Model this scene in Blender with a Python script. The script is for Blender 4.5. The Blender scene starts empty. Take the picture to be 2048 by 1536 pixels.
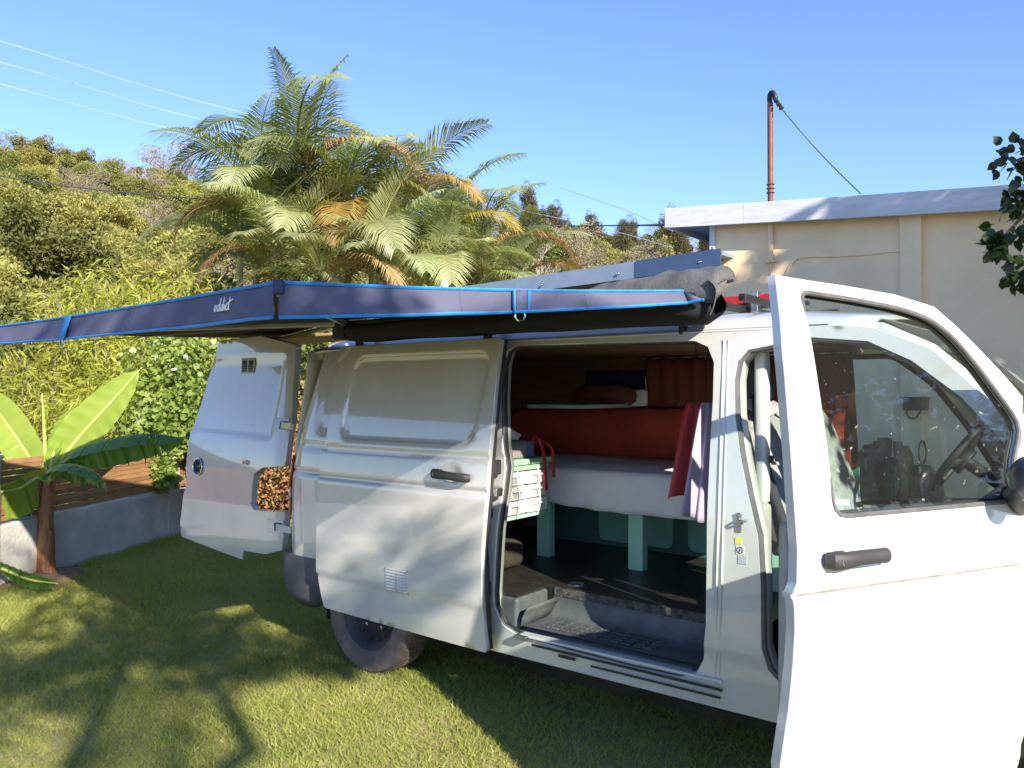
import bpy, bmesh, math, random
import numpy as np
from mathutils import Vector, Matrix
from mathutils.geometry import delaunay_2d_cdt
random.seed(7); RS = np.random.RandomState(11)
SC = bpy.context.scene
COL = SC.collection
# ------------------------------------------------------------------ camera
FPX = 1600.0; CX, CY = 1024.0, 768.0
TH = math.radians(37.7)
CAM = np.array([3.21, -3.0, 1.55])
PITCH = math.atan(15.0/FPX)
cd = bpy.data.cameras.new('camera'); cam = bpy.data.objects.new('camera', cd); COL.objects.link(cam)
cd.sensor_width = 36.0; cd.lens = FPX/2048*36.0; cd.clip_start = 0.05; cd.clip_end = 2000
cam.location = CAM.tolist(); cam.rotation_euler = (math.pi/2 + PITCH, 0, TH)
SC.camera = cam
_fw = np.array([-math.sin(TH)*math.cos(PITCH), math.cos(TH)*math.cos(PITCH), math.sin(PITCH)])
_rt = np.array([math.cos(TH), math.sin(TH), 0.0])
_up = np.cross(_rt, _fw)
# ------------------------------------------------------------------ world, sun, exposure
SUN_AZ = math.radians(23.0); SUN_EL = math.radians(26.7)
sdir = np.array([math.cos(SUN_EL)*math.cos(SUN_AZ), -math.cos(SUN_EL)*math.sin(SUN_AZ), math.sin(SUN_EL)])
W = bpy.data.worlds.new('World'); SC.world = W; W.use_nodes = True
nt = W.node_tree; bg = nt.nodes['Background']; sk = nt.nodes.new('ShaderNodeTexSky')
sk.sky_type = 'NISHITA'; sk.sun_disc = False; sk.sun_elevation = SUN_EL
sk.sun_rotation = math.atan2(sdir[0], sdir[1])
sk.air_density = 1.1; sk.dust_density = 0.05; sk.ozone_density = 4.0; sk.altitude = 50
wbn = nt.nodes.new('ShaderNodeMixRGB'); wbn.blend_type = 'MULTIPLY'; wbn.inputs[0].default_value = 1; wbn.inputs[2].default_value = (.86, .88, 1.10, 1)   # the camera's white balance
nt.links.new(sk.outputs[0], wbn.inputs[1]); nt.links.new(wbn.outputs[0], bg.inputs[0]); bg.inputs[1].default_value = 0.118
sl = bpy.data.lights.new('sun', 'SUN'); sl.energy = 4.9; sl.angle = math.radians(0.55); sl.color = (1.0, 0.90, 0.74)
so = bpy.data.objects.new('sun', sl); COL.objects.link(so)
so.rotation_euler = Vector(sdir.tolist()).to_track_quat('Z', 'Y').to_euler(); so.location = (8, -6, 9)
SC.render.engine = 'CYCLES'
SC.view_settings.view_transform = 'Standard'; SC.view_settings.look = 'None'
SC.view_settings.exposure = 1.12; SC.view_settings.gamma = 1.0
try:
    SC.cycles.max_bounces = 7; SC.cycles.transparent_max_bounces = 12; SC.cycles.diffuse_bounces = 3
    SC.cycles.caustics_reflective = False; SC.cycles.caustics_refractive = False
except Exception: pass

# ------------------------------------------------------------------ pixel -> place (a pixel gives a direction; the surface gives the distance)
def ray(u, v): return _fw + _rt*((u-CX)/FPX) - _up*((v-CY)/FPX)
def at_depth(u, v, d): return CAM + ray(u, v)*d
def at_y(u, v, y):
    r = ray(u, v); return CAM + r*((y-CAM[1])/r[1])
def at_x(u, v, x):
    r = ray(u, v); return CAM + r*((x-CAM[0])/r[0])
def at_z(u, v, z=0.0):
    r = ray(u, v); return CAM + r*((z-CAM[2])/r[2])
def at_surf(u, v, f, y=0.0):
    for _ in range(12):
        p = at_y(u, v, y); y = f(p[0], p[2])
    return p
# ------------------------------------------------------------------ objects
def link(o, parent=None):
    COL.objects.link(o)
    if parent is not None:
        o.parent = parent
        w = Matrix.Identity(4); q = parent
        while q is not None:
            w = (q.matrix_parent_inverse if q.parent else Matrix.Identity(4)) @ q.matrix_basis @ w; q = q.parent
        o.matrix_parent_inverse = w.inverted()
    return o
def tag(o, label=None, cat=None, group=None, kind=None):
    if label: o['label'] = label
    if cat: o['category'] = cat
    if group: o['group'] = group
    if kind: o['kind'] = kind
    return o
def thing(name, label, cat, loc=(0, 0, 0), group=None):
    o = bpy.data.objects.new(name, None); o.empty_display_size = 0.1
    o.location = [float(a) for a in loc]; COL.objects.link(o)
    return tag(o, label, cat, group)
def obj(name, me, mat, parent=None, smooth=True):
    if mat is not None:
        me.materials.clear()
        for m in (mat if isinstance(mat, (list, tuple)) else [mat]): me.materials.append(m)
    if smooth is True: me.shade_smooth()
    elif smooth:                       # angle
        try: me.shade_smooth(); me.set_sharp_from_angle(angle=math.radians(smooth))
        except Exception: pass
    return link(bpy.data.objects.new(name, me), parent)
def copy_tree(o, parent=None):
    c = o.copy(); COL.objects.link(c)
    if parent is not None: c.parent = parent
    for ch in list(o.children): copy_tree(ch, c)
    return c
def mesh_np(name, V, F):
    V = np.ascontiguousarray(V, dtype=np.float32); F = np.ascontiguousarray(F, dtype=np.int32)
    n, k = F.shape
    me = bpy.data.meshes.new(name)
    me.vertices.add(len(V)); me.vertices.foreach_set('co', V.ravel())
    me.loops.add(n*k); me.loops.foreach_set('vertex_index', F.ravel())
    me.polygons.add(n); me.polygons.foreach_set('loop_start', np.arange(0, n*k, k, dtype=np.int32))
    me.update(calc_edges=True); me.validate()
    return me
class MB:
    """collects shapes; build() links them as ONE mesh object"""
    def __init__(s): s.v = []; s.f = []
    def add(s, v, f):
        b = len(s.v); s.v += [tuple(float(q) for q in p) for p in v]; s.f += [tuple(b+i for i in g) for g in f]; return s
    def box(s, c, d, rz=0.0, M=None):
        x, y, z = [a/2 for a in d]
        v = np.array([(-x,-y,-z),(x,-y,-z),(x,y,-z),(-x,y,-z),(-x,-y,z),(x,-y,z),(x,y,z),(-x,y,z)])
        if M is not None: v = v @ np.array(M).T
        if rz:
            c_, s_ = math.cos(rz), math.sin(rz); v = v @ np.array([[c_, s_, 0], [-s_, c_, 0], [0, 0, 1]])
        return s.add(v + np.array(c), [(0,3,2,1),(4,5,6,7),(0,1,5,4),(1,2,6,5),(2,3,7,6),(3,0,4,7)])
    def b2(s, lo, hi):
        lo = np.array(lo, float); hi = np.array(hi, float); return s.box((lo+hi)/2, hi-lo)
    def bar(s, a, b, w, h, up=(0, 0, 1)):
        a = np.array(a, float); b = np.array(b, float); d = b-a; L = np.linalg.norm(d); d = d/L
        u = np.array(up, float); sd = np.cross(d, u); sd /= np.linalg.norm(sd); u = np.cross(sd, d)
        return s.box((a+b)/2, (L, w, h), M=np.array([d, sd, u]).T)
    def tube(s, path, r, n=8, caps=True, flat=1.0):
        P = np.array(path, float); k = len(P)
        R = np.full(k, r, float) if np.isscalar(r) else np.interp(np.linspace(0, 1, k), np.linspace(0, 1, len(r)), r)
        T = np.gradient(P, axis=0); T /= np.linalg.norm(T, axis=1)[:, None] + 1e-9
        ref = np.array([0, 0, 1.0]) if abs(T[0][2]) < .9 else np.array([1.0, 0, 0])
        N = np.cross(T[0], ref); N /= np.linalg.norm(N); v = []
        for i in range(k):
            N = N - T[i]*N.dot(T[i]); N /= np.linalg.norm(N)+1e-9; B = np.cross(T[i], N)
            for j in range(n):
                a = 2*math.pi*j/n; v.append(P[i] + R[i]*(math.cos(a)*N + flat*math.sin(a)*B))
        f = [(i*n+j, i*n+(j+1) % n, (i+1)*n+(j+1) % n, (i+1)*n+j) for i in range(k-1) for j in range(n)]
        if caps: f += [tuple(range(n-1, -1, -1)), tuple((k-1)*n+j for j in range(n))]
        return s.add(v, f)
    def lathe(s, prof, c, axis='z', n=24):
        v = []
        for r, h in prof:
            for j in range(n):
                a = 2*math.pi*j/n; p = (r*math.cos(a), r*math.sin(a), h)
                if axis == 'y': p = (p[0], p[2], p[1])
                if axis == 'x': p = (p[2], p[0], p[1])
                v.append(np.array(p)+np.array(c))
        k = len(prof)
        f = [(i*n+j, i*n+(j+1) % n, (i+1)*n+(j+1) % n, (i+1)*n+j) for i in range(k-1) for j in range(n)]
        return s.add(v, f)
    def prism(s, poly, a, b):
        """poly of 3D points, extruded by vector from a to b"""
        P = np.array(poly, float); d = np.array(b, float)-np.array(a, float); n = len(P)
        return s.add(list(P)+list(P+d), [tuple(range(n-1, -1, -1)), tuple(range(n, 2*n))] + [(i, (i+1) % n, n+(i+1) % n, n+i) for i in range(n)])
    def sheet(s, G):
        G = np.array(G, float); a, b = G.shape[:2]
        return s.add(G.reshape(-1, 3), [(i*b+j, i*b+j+1, (i+1)*b+j+1, (i+1)*b+j) for i in range(a-1) for j in range(b-1)])
    def mesh(s, name='m', fix=True):
        me = bpy.data.meshes.new(name); me.from_pydata(s.v, [], s.f)
        if fix:
            bm = bmesh.new(); bm.from_mesh(me); bmesh.ops.recalc_face_normals(bm, faces=bm.faces); bm.to_mesh(me); bm.free()
        return me
    def build(s, name, mat, parent=None, smooth=40, bevel=0, solid=0, sub=0):
        o = obj(name, s.mesh(name), mat, parent, smooth)
        if solid:
            m = o.modifiers.new('s', 'SOLIDIFY'); m.thickness = solid; m.offset = 0
        if sub:
            m = o.modifiers.new('u', 'SUBSURF'); m.levels = sub; m.render_levels = sub
        if bevel:
            m = o.modifiers.new('b', 'BEVEL'); m.width = bevel; m.segments = 2; m.limit_method = 'ANGLE'; m.angle_limit = math.radians(40)
            m2 = o.modifiers.new('w', 'WEIGHTED_NORMAL'); m2.keep_sharp = False
        return o
def spline(pts, n=24):
    P = np.array(pts, float); P = np.vstack([2*P[0]-P[1], P, 2*P[-1]-P[-2]]); k = len(P)-3; out = []
    for t in np.linspace(0, k-1e-6, n):
        i = int(t); u = t-i; a, b, c, d = P[i:i+4]
        out.append(.5*((2*b)+(-a+c)*u+(2*a-5*b+4*c-d)*u*u+(-a+3*b-3*c+d)*u**3))
    return np.array(out)
def smooth01(x): x = np.clip(x, 0, 1); return x*x*(3-2*x)
# ------------------------------------------------------------------ materials
MATS = {}
def pm(name, col, rough=.5, metal=0.0, var=.0, vscale=6.0, bump=0.0, bscale=60.0, coat=0.0, col2=None, spec=.5, detail=4.0, stretch=None, objvar=0.0):
    if name in MATS: return MATS[name]
    m = bpy.data.materials.new(name); m.use_nodes = True; t = m.node_tree; N = t.nodes; L = t.links
    p = N['Principled BSDF']; p.inputs['Roughness'].default_value = rough; p.inputs['Metallic'].default_value = metal
    p.inputs['Specular IOR Level'].default_value = spec
    if coat: p.inputs['Coat Weight'].default_value = coat; p.inputs['Coat Roughness'].default_value = .04
    p.inputs['Base Color'].default_value = (*col, 1)
    tc = N.new('ShaderNodeTexCoord'); src = tc.outputs['Object']
    if stretch:
        mp = N.new('ShaderNodeMapping'); mp.inputs['Scale'].default_value = stretch; L.new(src, mp.inputs[0]); src = mp.outputs[0]
    if var or col2:
        n = N.new('ShaderNodeTexNoise'); n.inputs['Scale'].default_value = vscale; n.inputs['Detail'].default_value = detail; n.inputs['Roughness'].default_value = .62
        L.new(src, n.inputs['Vector']); r = N.new('ShaderNodeValToRGB')
        c2 = col2 or tuple(min(1, c*(1+var)) for c in col); c1 = col if col2 else tuple(c*(1-var) for c in col)
        r.color_ramp.elements[0].position = .36; r.color_ramp.elements[1].position = .64
        r.color_ramp.elements[0].color = (*c1, 1); r.color_ramp.elements[1].color = (*c2, 1)
        L.new(n.outputs['Fac'], r.inputs[0]); out = r.outputs[0]
        if objvar:
            oi = N.new('ShaderNodeObjectInfo'); hs = N.new('ShaderNodeHueSaturation'); mr = N.new('ShaderNodeMapRange')
            mr.inputs[3].default_value = 1-objvar; mr.inputs[4].default_value = 1+objvar
            L.new(oi.outputs['Random'], mr.inputs[0]); L.new(mr.outputs[0], hs.inputs['Value']); L.new(out, hs.inputs['Color']); out = hs.outputs[0]
        L.new(out, p.inputs['Base Color'])
        mr = N.new('ShaderNodeMapRange'); mr.inputs[3].default_value = max(0, rough-.06); mr.inputs[4].default_value = min(1, rough+.08)
        L.new(n.outputs['Fac'], mr.inputs[0]); L.new(mr.outputs[0], p.inputs['Roughness'])
    if bump:
        n2 = N.new('ShaderNodeTexNoise'); n2.inputs['Scale'].default_value = bscale; n2.inputs['Detail'].default_value = 5
        L.new(src, n2.inputs['Vector']); b = N.new('ShaderNodeBump'); b.inputs['Strength'].default_value = bump; b.inputs['Distance'].default_value = .02
        L.new(n2.outputs['Fac'], b.inputs['Height']); L.new(b.outputs[0], p.inputs['Normal'])
    MATS[name] = m; return m
def leafmat(name, c1, c2, rough=.45, trans=.35, objvar=.22, hue=.02, vscale=3.0, tcol=None, spec=.4):
    if name in MATS: return MATS[name]
    m = bpy.data.materials.new(name); m.use_nodes = True; t = m.node_tree; N = t.nodes; L = t.links
    p = N['Principled BSDF']; out = N['Material Output']; p.inputs['Roughness'].default_value = rough; p.inputs['Specular IOR Level'].default_value = spec
    tc = N.new('ShaderNodeTexCoord'); n = N.new('ShaderNodeTexNoise'); n.inputs['Scale'].default_value = vscale; n.inputs['Detail'].default_value = 5
    L.new(tc.outputs['Object'], n.inputs['Vector']); r = N.new('ShaderNodeValToRGB')
    r.color_ramp.elements[0].position = .35; r.color_ramp.elements[1].position = .66
    r.color_ramp.elements[0].color = (*c1, 1); r.color_ramp.elements[1].color = (*c2, 1); L.new(n.outputs['Fac'], r.inputs[0])
    oi = N.new('ShaderNodeObjectInfo'); hs = N.new('ShaderNodeHueSaturation')
    a = N.new('ShaderNodeMapRange'); a.inputs[3].default_value = 1-objvar; a.inputs[4].default_value = 1+objvar; L.new(oi.outputs['Random'], a.inputs[0]); L.new(a.outputs[0], hs.inputs['Value'])
    w = N.new('ShaderNodeTexWhiteNoise'); w.noise_dimensions = '1D'; L.new(oi.outputs['Random'], w.inputs['W'])
    b = N.new('ShaderNodeMapRange'); b.inputs[3].default_value = .5-hue; b.inputs[4].default_value = .5+hue; L.new(w.outputs['Value'], b.inputs[0]); L.new(b.outputs[0], hs.inputs['Hue'])
    L.new(r.outputs[0], hs.inputs['Color']); L.new(hs.outputs[0], p.inputs['Base Color'])
    tr = N.new('ShaderNodeBsdfTranslucent'); mx = N.new('ShaderNodeMixShader'); mx.inputs[0].default_value = trans
    g = N.new('ShaderNodeMixRGB'); g.blend_type = 'MULTIPLY'; g.inputs[0].default_value = 1; g.inputs[2].default_value = (*(tcol or (1.5, 1.5, .7)), 1)
    L.new(hs.outputs[0], g.inputs[1]); L.new(g.outputs[0], tr.inputs[0]); L.new(p.outputs[0], mx.inputs[1]); L.new(tr.outputs[0], mx.inputs[2]); L.new(mx.outputs[0], out.inputs[0])
    MATS[name] = m; return m
def glassmat(name, tint=(.80, .90, .86), refl=.9):
    m = bpy.data.materials.new(name); m.use_nodes = True; t = m.node_tree; N = t.nodes; L = t.links
    for n in list(N):
        if n.type == 'BSDF_PRINCIPLED': N.remove(n)
    out = N['Material Output']; tr = N.new('ShaderNodeBsdfTransparent'); tr.inputs[0].default_value = (*tint, 1)
    gl = N.new('ShaderNodeBsdfGlossy'); gl.inputs['Roughness'].default_value = .015; gl.inputs[0].default_value = (refl, refl, refl, 1)
    fr = N.new('ShaderNodeFresnel'); fr.inputs[0].default_value = 1.5; mx = N.new('ShaderNodeMixShader')
    tc = N.new('ShaderNodeTexCoord'); nz = N.new('ShaderNodeTexNoise'); nz.inputs['Scale'].default_value = 45; nz.inputs['Detail'].default_value = 2
    L.new(tc.outputs['Object'], nz.inputs['Vector'])
    # water spots and dust, a thin diffuse film
    df = N.new('ShaderNodeBsdfDiffuse'); df.inputs[0].default_value = (.75, .75, .72, 1); m2 = N.new('ShaderNodeMixShader')
    rp = N.new('ShaderNodeValToRGB'); rp.color_ramp.elements[0].position = .70; rp.color_ramp.elements[1].position = .78
    rp.color_ramp.elements[0].color = (.012, .012, .012, 1); rp.color_ramp.elements[1].color = (.30, .30, .30, 1)
    L.new(nz.outputs['Fac'], rp.inputs[0]); L.new(fr.outputs[0], mx.inputs[0]); L.new(tr.outputs[0], mx.inputs[1]); L.new(gl.outputs[0], mx.inputs[2])
    L.new(rp.outputs[0], m2.inputs[0]); L.new(mx.outputs[0], m2.inputs[1]); L.new(df.outputs[0], m2.inputs[2]); L.new(m2.outputs[0], out.inputs[0])
    MATS[name] = m; return m
WHITE = pm('white_paint', (.585, .59, .585), .16, var=.05, vscale=2.2, coat=1.0)
def add_dirt(m, amt=.35):
    t = m.node_tree; N = t.nodes; L = t.links; p = N['Principled BSDF']; src = p.inputs['Base Color'].links[0].from_socket
    tc = N.new('ShaderNodeTexCoord'); mp = N.new('ShaderNodeMapping'); mp.inputs['Scale'].default_value = (1, 1, .35); L.new(tc.outputs['Object'], mp.inputs[0])
    a = N.new('ShaderNodeTexNoise'); a.inputs['Scale'].default_value = 5; a.inputs['Detail'].default_value = 9; a.inputs['Roughness'].default_value = .72; L.new(mp.outputs[0], a.inputs['Vector'])
    b = N.new('ShaderNodeTexNoise'); b.inputs['Scale'].default_value = 160; b.inputs['Detail'].default_value = 2; L.new(tc.outputs['Object'], b.inputs['Vector'])
    ra = N.new('ShaderNodeMapRange'); ra.inputs[1].default_value = .52; ra.inputs[2].default_value = .78; ra.inputs[4].default_value = amt; L.new(a.outputs['Fac'], ra.inputs[0])
    rb = N.new('ShaderNodeMapRange'); rb.inputs[1].default_value = .70; rb.inputs[2].default_value = .78; rb.inputs[4].default_value = amt; L.new(b.outputs['Fac'], rb.inputs[0])
    ad = N.new('ShaderNodeMath'); ad.operation = 'MAXIMUM'; L.new(ra.outputs[0], ad.inputs[0]); L.new(rb.outputs[0], ad.inputs[1])
    mx = N.new('ShaderNodeMixRGB'); mx.inputs[2].default_value = (.33, .29, .22, 1); L.new(ad.outputs[0], mx.inputs[0]); L.new(src, mx.inputs[1]); L.new(mx.outputs[0], p.inputs['Base Color'])
add_dirt(WHITE, .15); WHITE.node_tree.nodes['Principled BSDF'].inputs['Coat IOR'].default_value = 1.85; WHITE.node_tree.nodes['Principled BSDF'].inputs['Coat Roughness'].default_value = .03
WHITE_IN = pm('white_paint_jamb', (.55, .57, .55), .35, var=.05, vscale=5.0, coat=.2)
RUBBER = pm('rubber', (.022, .022, .024), .55, var=.3, vscale=20, bump=.1)
RUBBER_G = pm('grey_rubber', (.10, .10, .105), .6, var=.2, vscale=20)
PLASTIC = pm('dark_plastic', (.035, .036, .04), .5, var=.2, vscale=10, bump=.15, bscale=300)
BUMPER = pm('bumper_plastic', (.085, .088, .10), .55, var=.15, vscale=8, bump=.15, bscale=250)
TYRE = pm('tyre_rubber', (.13, .108, .10), .85, var=.3, vscale=9, bump=.25, bscale=90)
STEEL = pm('steel', (.45, .45, .45), .35, 1.0, var=.15, vscale=15)
CHROME = pm('chrome', (.75, .75, .76), .08, 1.0)
BLACK_STEEL = pm('black_steel', (.025, .025, .027), .45, .3, var=.2)
GLASS = glassmat('window_glass')
SEAT = pm('seat_fabric', (.30, .31, .30), .85, var=.18, vscale=25, bump=.25, bscale=400)
TRIM = pm('grey_trim', (.34, .345, .335), .6, var=.08, vscale=12, bump=.1, bscale=300)
# ------------------------------------------------------------------ ground and hill
def hill_ridge(u):      # skyline height (elevation tangent) against bearing
    return np.interp(u, [-3000, -900, 0, 250, 420, 700, 950, 1150, 1350, 1700, 2400, 5000], [.265, .258, .245, .235, .225, .210, .195, .172, .160, .14, .12, .10])
WALL_A = at_z(60, 1158); WALL_B = at_z(372, 1066)       # foot of the boundary wall, read off the lawn edge
wd = (WALL_B-WALL_A)[:2]; wd /= np.linalg.norm(wd); wn = np.array([-wd[1], wd[0]])   # wn: away from the lawn
if wn[0] > 0: wn = -wn
def hill_z(x, y):
    x = np.asarray(x, float); y = np.asarray(y, float)
    dx, dy = x-CAM[0], y-CAM[1]
    dep = dx*_fw[0]+dy*_fw[1]; lat = dx*_rt[0]+dy*_rt[1]; d = np.hypot(dx, dy)
    u = CX+FPX*np.where(dep > 1, lat/np.maximum(dep, 1), np.sign(lat)*4)
    el = hill_ridge(u)
    behind = (x-WALL_A[0])*wn[0]+(y-WALL_A[1])*wn[1]
    t = np.clip((d-13)/72, 0, 1)
    prof = t**1.12
    top = np.where(d > 85, (85*el+0.2)-np.clip(d-85, 0, 200)*.10, 85*el*prof)
    z = np.where(d > 85, np.maximum(top, 2), top)
    nz = .5*np.sin(x*.31+1.3)*np.sin(y*.27)+.35*np.sin(x*.11+y*.17)
    z = z + nz*np.clip((d-16)/20, 0, 1)
    return np.where((d > 12.5) & (dep > -5), z*np.where(behind > 1.0, 1.0, np.clip((y-11)/8, 0, 1)), 0.0)
DRY = pm('hill_soil', (.10, .085, .045), .95, col2=(.06, .075, .028), vscale=.35, bump=.5, bscale=2.0)
SOIL = pm('garden_soil', (.16, .10, .06), .95, col2=(.26, .18, .11), vscale=7, bump=.6, bscale=40)
def lawn_mat():
    m = pm('lawn_soil', (.22, .22, .07), .95, col2=(.38, .32, .16), vscale=2.2, bump=.6, bscale=90); return m
# ground sheet reaching the horizon
r = np.concatenate([np.linspace(0, 14, 30), np.geomspace(15, 700, 26)]); a = np.linspace(0, 2*math.pi, 97)[:-1]
xx = CAM[0]+np.outer(r, np.cos(a)); yy = CAM[1]+np.outer(r, np.sin(a)); zz = np.zeros_like(xx)
V = np.dstack([xx, yy, zz]).reshape(-1, 3); n = len(a)
F = [(i*n+j, (i+1)*n+j, (i+1)*n+(j+1) % n, i*n+(j+1) % n) for i in range(1, len(r)-1) for j in range(n)]
me = mesh_np('lawn', V, np.array(F)); cen = MB(); 
g = obj('lawn', me, lawn_mat()); tag(g, kind='structure')
ctr = MB().sheet([[(CAM[0]-.6, CAM[1]-.6, -.002), (CAM[0]+.6, CAM[1]-.6, -.002)], [(CAM[0]-.6, CAM[1]+.6, -.002), (CAM[0]+.6, CAM[1]+.6, -.002)]])
tag(ctr.build('ground', lawn_mat()), kind='structure')
# hillside: polar patch behind the wall
az0, az1 = math.radians(85), math.radians(196)
rr = np.geomspace(12.6, 180, 70); aa = np.linspace(az0, az1, 110)
xx = CAM[0]+np.outer(rr, np.cos(aa)); yy = CAM[1]+np.outer(rr, np.sin(aa)); zz = hill_z(xx, yy)-.05
zz[0, :] = -.4; zz = np.where(zz <= -.04, -.4, zz)
hm = MB().sheet(np.dstack([xx, yy, zz])); tag(hm.build('hillside', DRY, smooth=True), kind='structure')
# grass blades: stuff
def grass():
    N = 560000
    dep = np.sqrt(RS.uniform(2.3**2, 9.6**2, N)); keep = RS.rand(N) < np.clip(5.0/dep, .45, 1); dep = dep[keep]; N = len(dep)
    lat = dep*RS.uniform(-.80, .72, N)
    x = CAM[0]+_rt[0]*lat+_fw[0]*dep; y = CAM[1]+_rt[1]*lat+_fw[1]*dep
    beh = (x-WALL_A[0])*wn[0]+(y-WALL_A[1])*wn[1]
    bp = BAN; soil = np.hypot((x-bp[0]+.1)*1.0, (y-bp[1]+.15)) < .42+.12*np.sin(x*9)+.1*np.sin(y*11)
    under = (x > -.3) & (x < 3.4) & (y > .55) & (y < 1.6)
    k = (beh < -.02) & ~(soil & (RS.rand(N) < .93)) & ~under
    x, y, dep = x[k], y[k], dep[k]; N = len(x)
    tuft = np.sin(x*3.1+np.sin(y*2.3)*2)*np.sin(y*2.7+x)+.6*np.sin(x*13+y*3)*np.sin(y*11-x*5)
    h = RS.uniform(.012, .032, N)*(1+.28*np.clip(tuft, -1, 1))*np.where((beh[k] > -.22), 1.9, 1.0); w = RS.uniform(.0024, .0050, N)*np.clip(dep/4.5, 1, 1.7)
    an = RS.uniform(0, 2*math.pi, N); ln = RS.uniform(.5, 1.9, N)*h; la = RS.uniform(0, 2*math.pi, N)
    z0 = np.full(N, -.004)
    c, s = np.cos(an)*w, np.sin(an)*w
    V = np.empty((N, 3, 3), np.float32)
    V[:, 0] = np.stack([x-c, y-s, z0], 1); V[:, 1] = np.stack([x+c, y+s, z0], 1); V[:, 2] = np.stack([x+np.cos(la)*ln, y+np.sin(la)*ln, h], 1)
    me = mesh_np('grass', V.reshape(-1, 3), np.arange(N*3).reshape(-1, 3))
    kind = RS.rand(N); dryp = .42+.32*np.clip(np.sin(x*1.3+.5)*np.sin(y*1.7+x*.4)+.35*np.clip((x+.4)/1.5, -1, 1), -1, 1)
    mi = np.where(kind < dryp, 1, np.where(kind < dryp+.3, 2, 0)).astype(np.int32)
    me.polygons.foreach_set('material_index', mi)
    ms = [leafmat('grass_green', (.28, .325, .075), (.37, .40, .11), .5, .4, 0, 0, 1.2), leafmat('grass_straw', (.68, .58, .34), (.78, .69, .45), .6, .25, 0, 0, 2.0, (1.1, 1.05, .8)),
          leafmat('grass_yellow', (.54, .48, .15), (.64, .56, .23), .5, .4, 0, 0, 1.5)]
    return tag(obj('grass', me, ms, None, False), 'short sunlit lawn grass with straw patches around the parked van', 'grass', kind='stuff')
BAN = at_z(92, 1152)        # banana foot
grass()
def litter():
    n = 45; dep = RS.uniform(2.6, 8.0, n); lat = dep*RS.uniform(-.7, .2, n); x = CAM[0]+_rt[0]*lat+_fw[0]*dep; y = CAM[1]+_rt[1]*lat+_fw[1]*dep
    k = ((x-WALL_A[0])*wn[0]+(y-WALL_A[1])*wn[1]) < -.1; x, y = x[k], y[k]; n = len(x); a = RS.uniform(0, 6.28, n); L = RS.uniform(.012, .03, n); V = []
    for i in range(n):
        c, s = math.cos(a[i])*L[i], math.sin(a[i])*L[i]; z = .026+RS.uniform(0, .012); V += [(x[i]-c, y[i]-s, z), (x[i]+s*.35, y[i]-c*.35, z+.006), (x[i]+c, y[i]+s, z+RS.uniform(-.006, .01)), (x[i]-s*.35, y[i]+c*.35, z+.004)]
    return tag(obj('fallen_leaves', mesh_np('fl', np.array(V), np.arange(n*4).reshape(n, 4)), pm('dead_leaf', (.36, .24, .12), .8, col2=(.5, .4, .24), vscale=4), None, False), 'small dry fallen leaves scattered over the lawn', 'leaves', kind='stuff')
litter()
sb = MB(); ng = 40
th = np.linspace(0, 2*math.pi, ng+1)[:-1]; rad = .62+.09*np.sin(th*3+1)+.06*np.sin(th*7)
G = [[(BAN[0]-.12+q*rad[i % ng]*math.cos(th[i % ng]), BAN[1]-.2+q*rad[i % ng]*math.sin(th[i % ng]), .045*(1-q**2)-.004*(q >= 1)+.012*math.sin(i*2.1+q*9)*(q < 1)) for i in range(ng+1)] for q in np.linspace(0, 1, 8)]
tag(sb.sheet(G).build('soil', SOIL), kind='structure')

# ------------------------------------------------------------------ boundary wall and slatted fence
CONC = pm('rendered_concrete', (.50, .49, .46), .9, col2=(.36, .355, .34), vscale=3.5, bump=.3, bscale=35)
WOOD = pm('fence_wood', (.34, .185, .085), .7, col2=(.24, .12, .05), vscale=2.5, bump=.25, bscale=18, stretch=(2, 2, 14), objvar=.25)
def wp(s, o=0.0, z=0.0): return np.array([WALL_A[0]+wd[0]*s+wn[0]*o, WALL_A[1]+wd[1]*s+wn[1]*o, z])
wang = math.atan2(wd[1], wd[0])
bw = thing('boundary_wall', 'low grey rendered concrete wall with pillars at the back of the lawn', 'wall', wp(0))
WH = .50
wm = MB(); w0, w1 = -3.2, 7.5
segs = np.linspace(w0, w1, 40)
top = [WH+.012*math.sin(q*2.3)+.008*math.sin(q*7) for q in segs]
wm.sheet([[wp(q, 0, -.1) for q in segs], [wp(q, 0, t-.012) for q, t in zip(segs, top)], [wp(q, .012, t) for q, t in zip(segs, top)], [wp(q, .158, t) for q, t in zip(segs, top)], [wp(q, .17, t-.012) for q, t in zip(segs, top)], [wp(q, .17, -.1) for q in segs]])
wm.build('wall', CONC, bw, smooth=30)
PILL = [-1.95, -.42, 1.95, 4.3, 6.6]
for q in PILL:
    p = MB(); hh = 1.02 if q < 1 else 1.0
    p.box(wp(q, .085, hh/2-.05), (.20, .21, hh+.1), wang); p.build('pillar', CONC, bw, bevel=.012)
    c = MB(); c.box(wp(q, .085, hh+.02), (.23, .24, .04), wang); c.build('pillar_cap', CONC, bw, bevel=.008)
sl_me = {}
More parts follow.
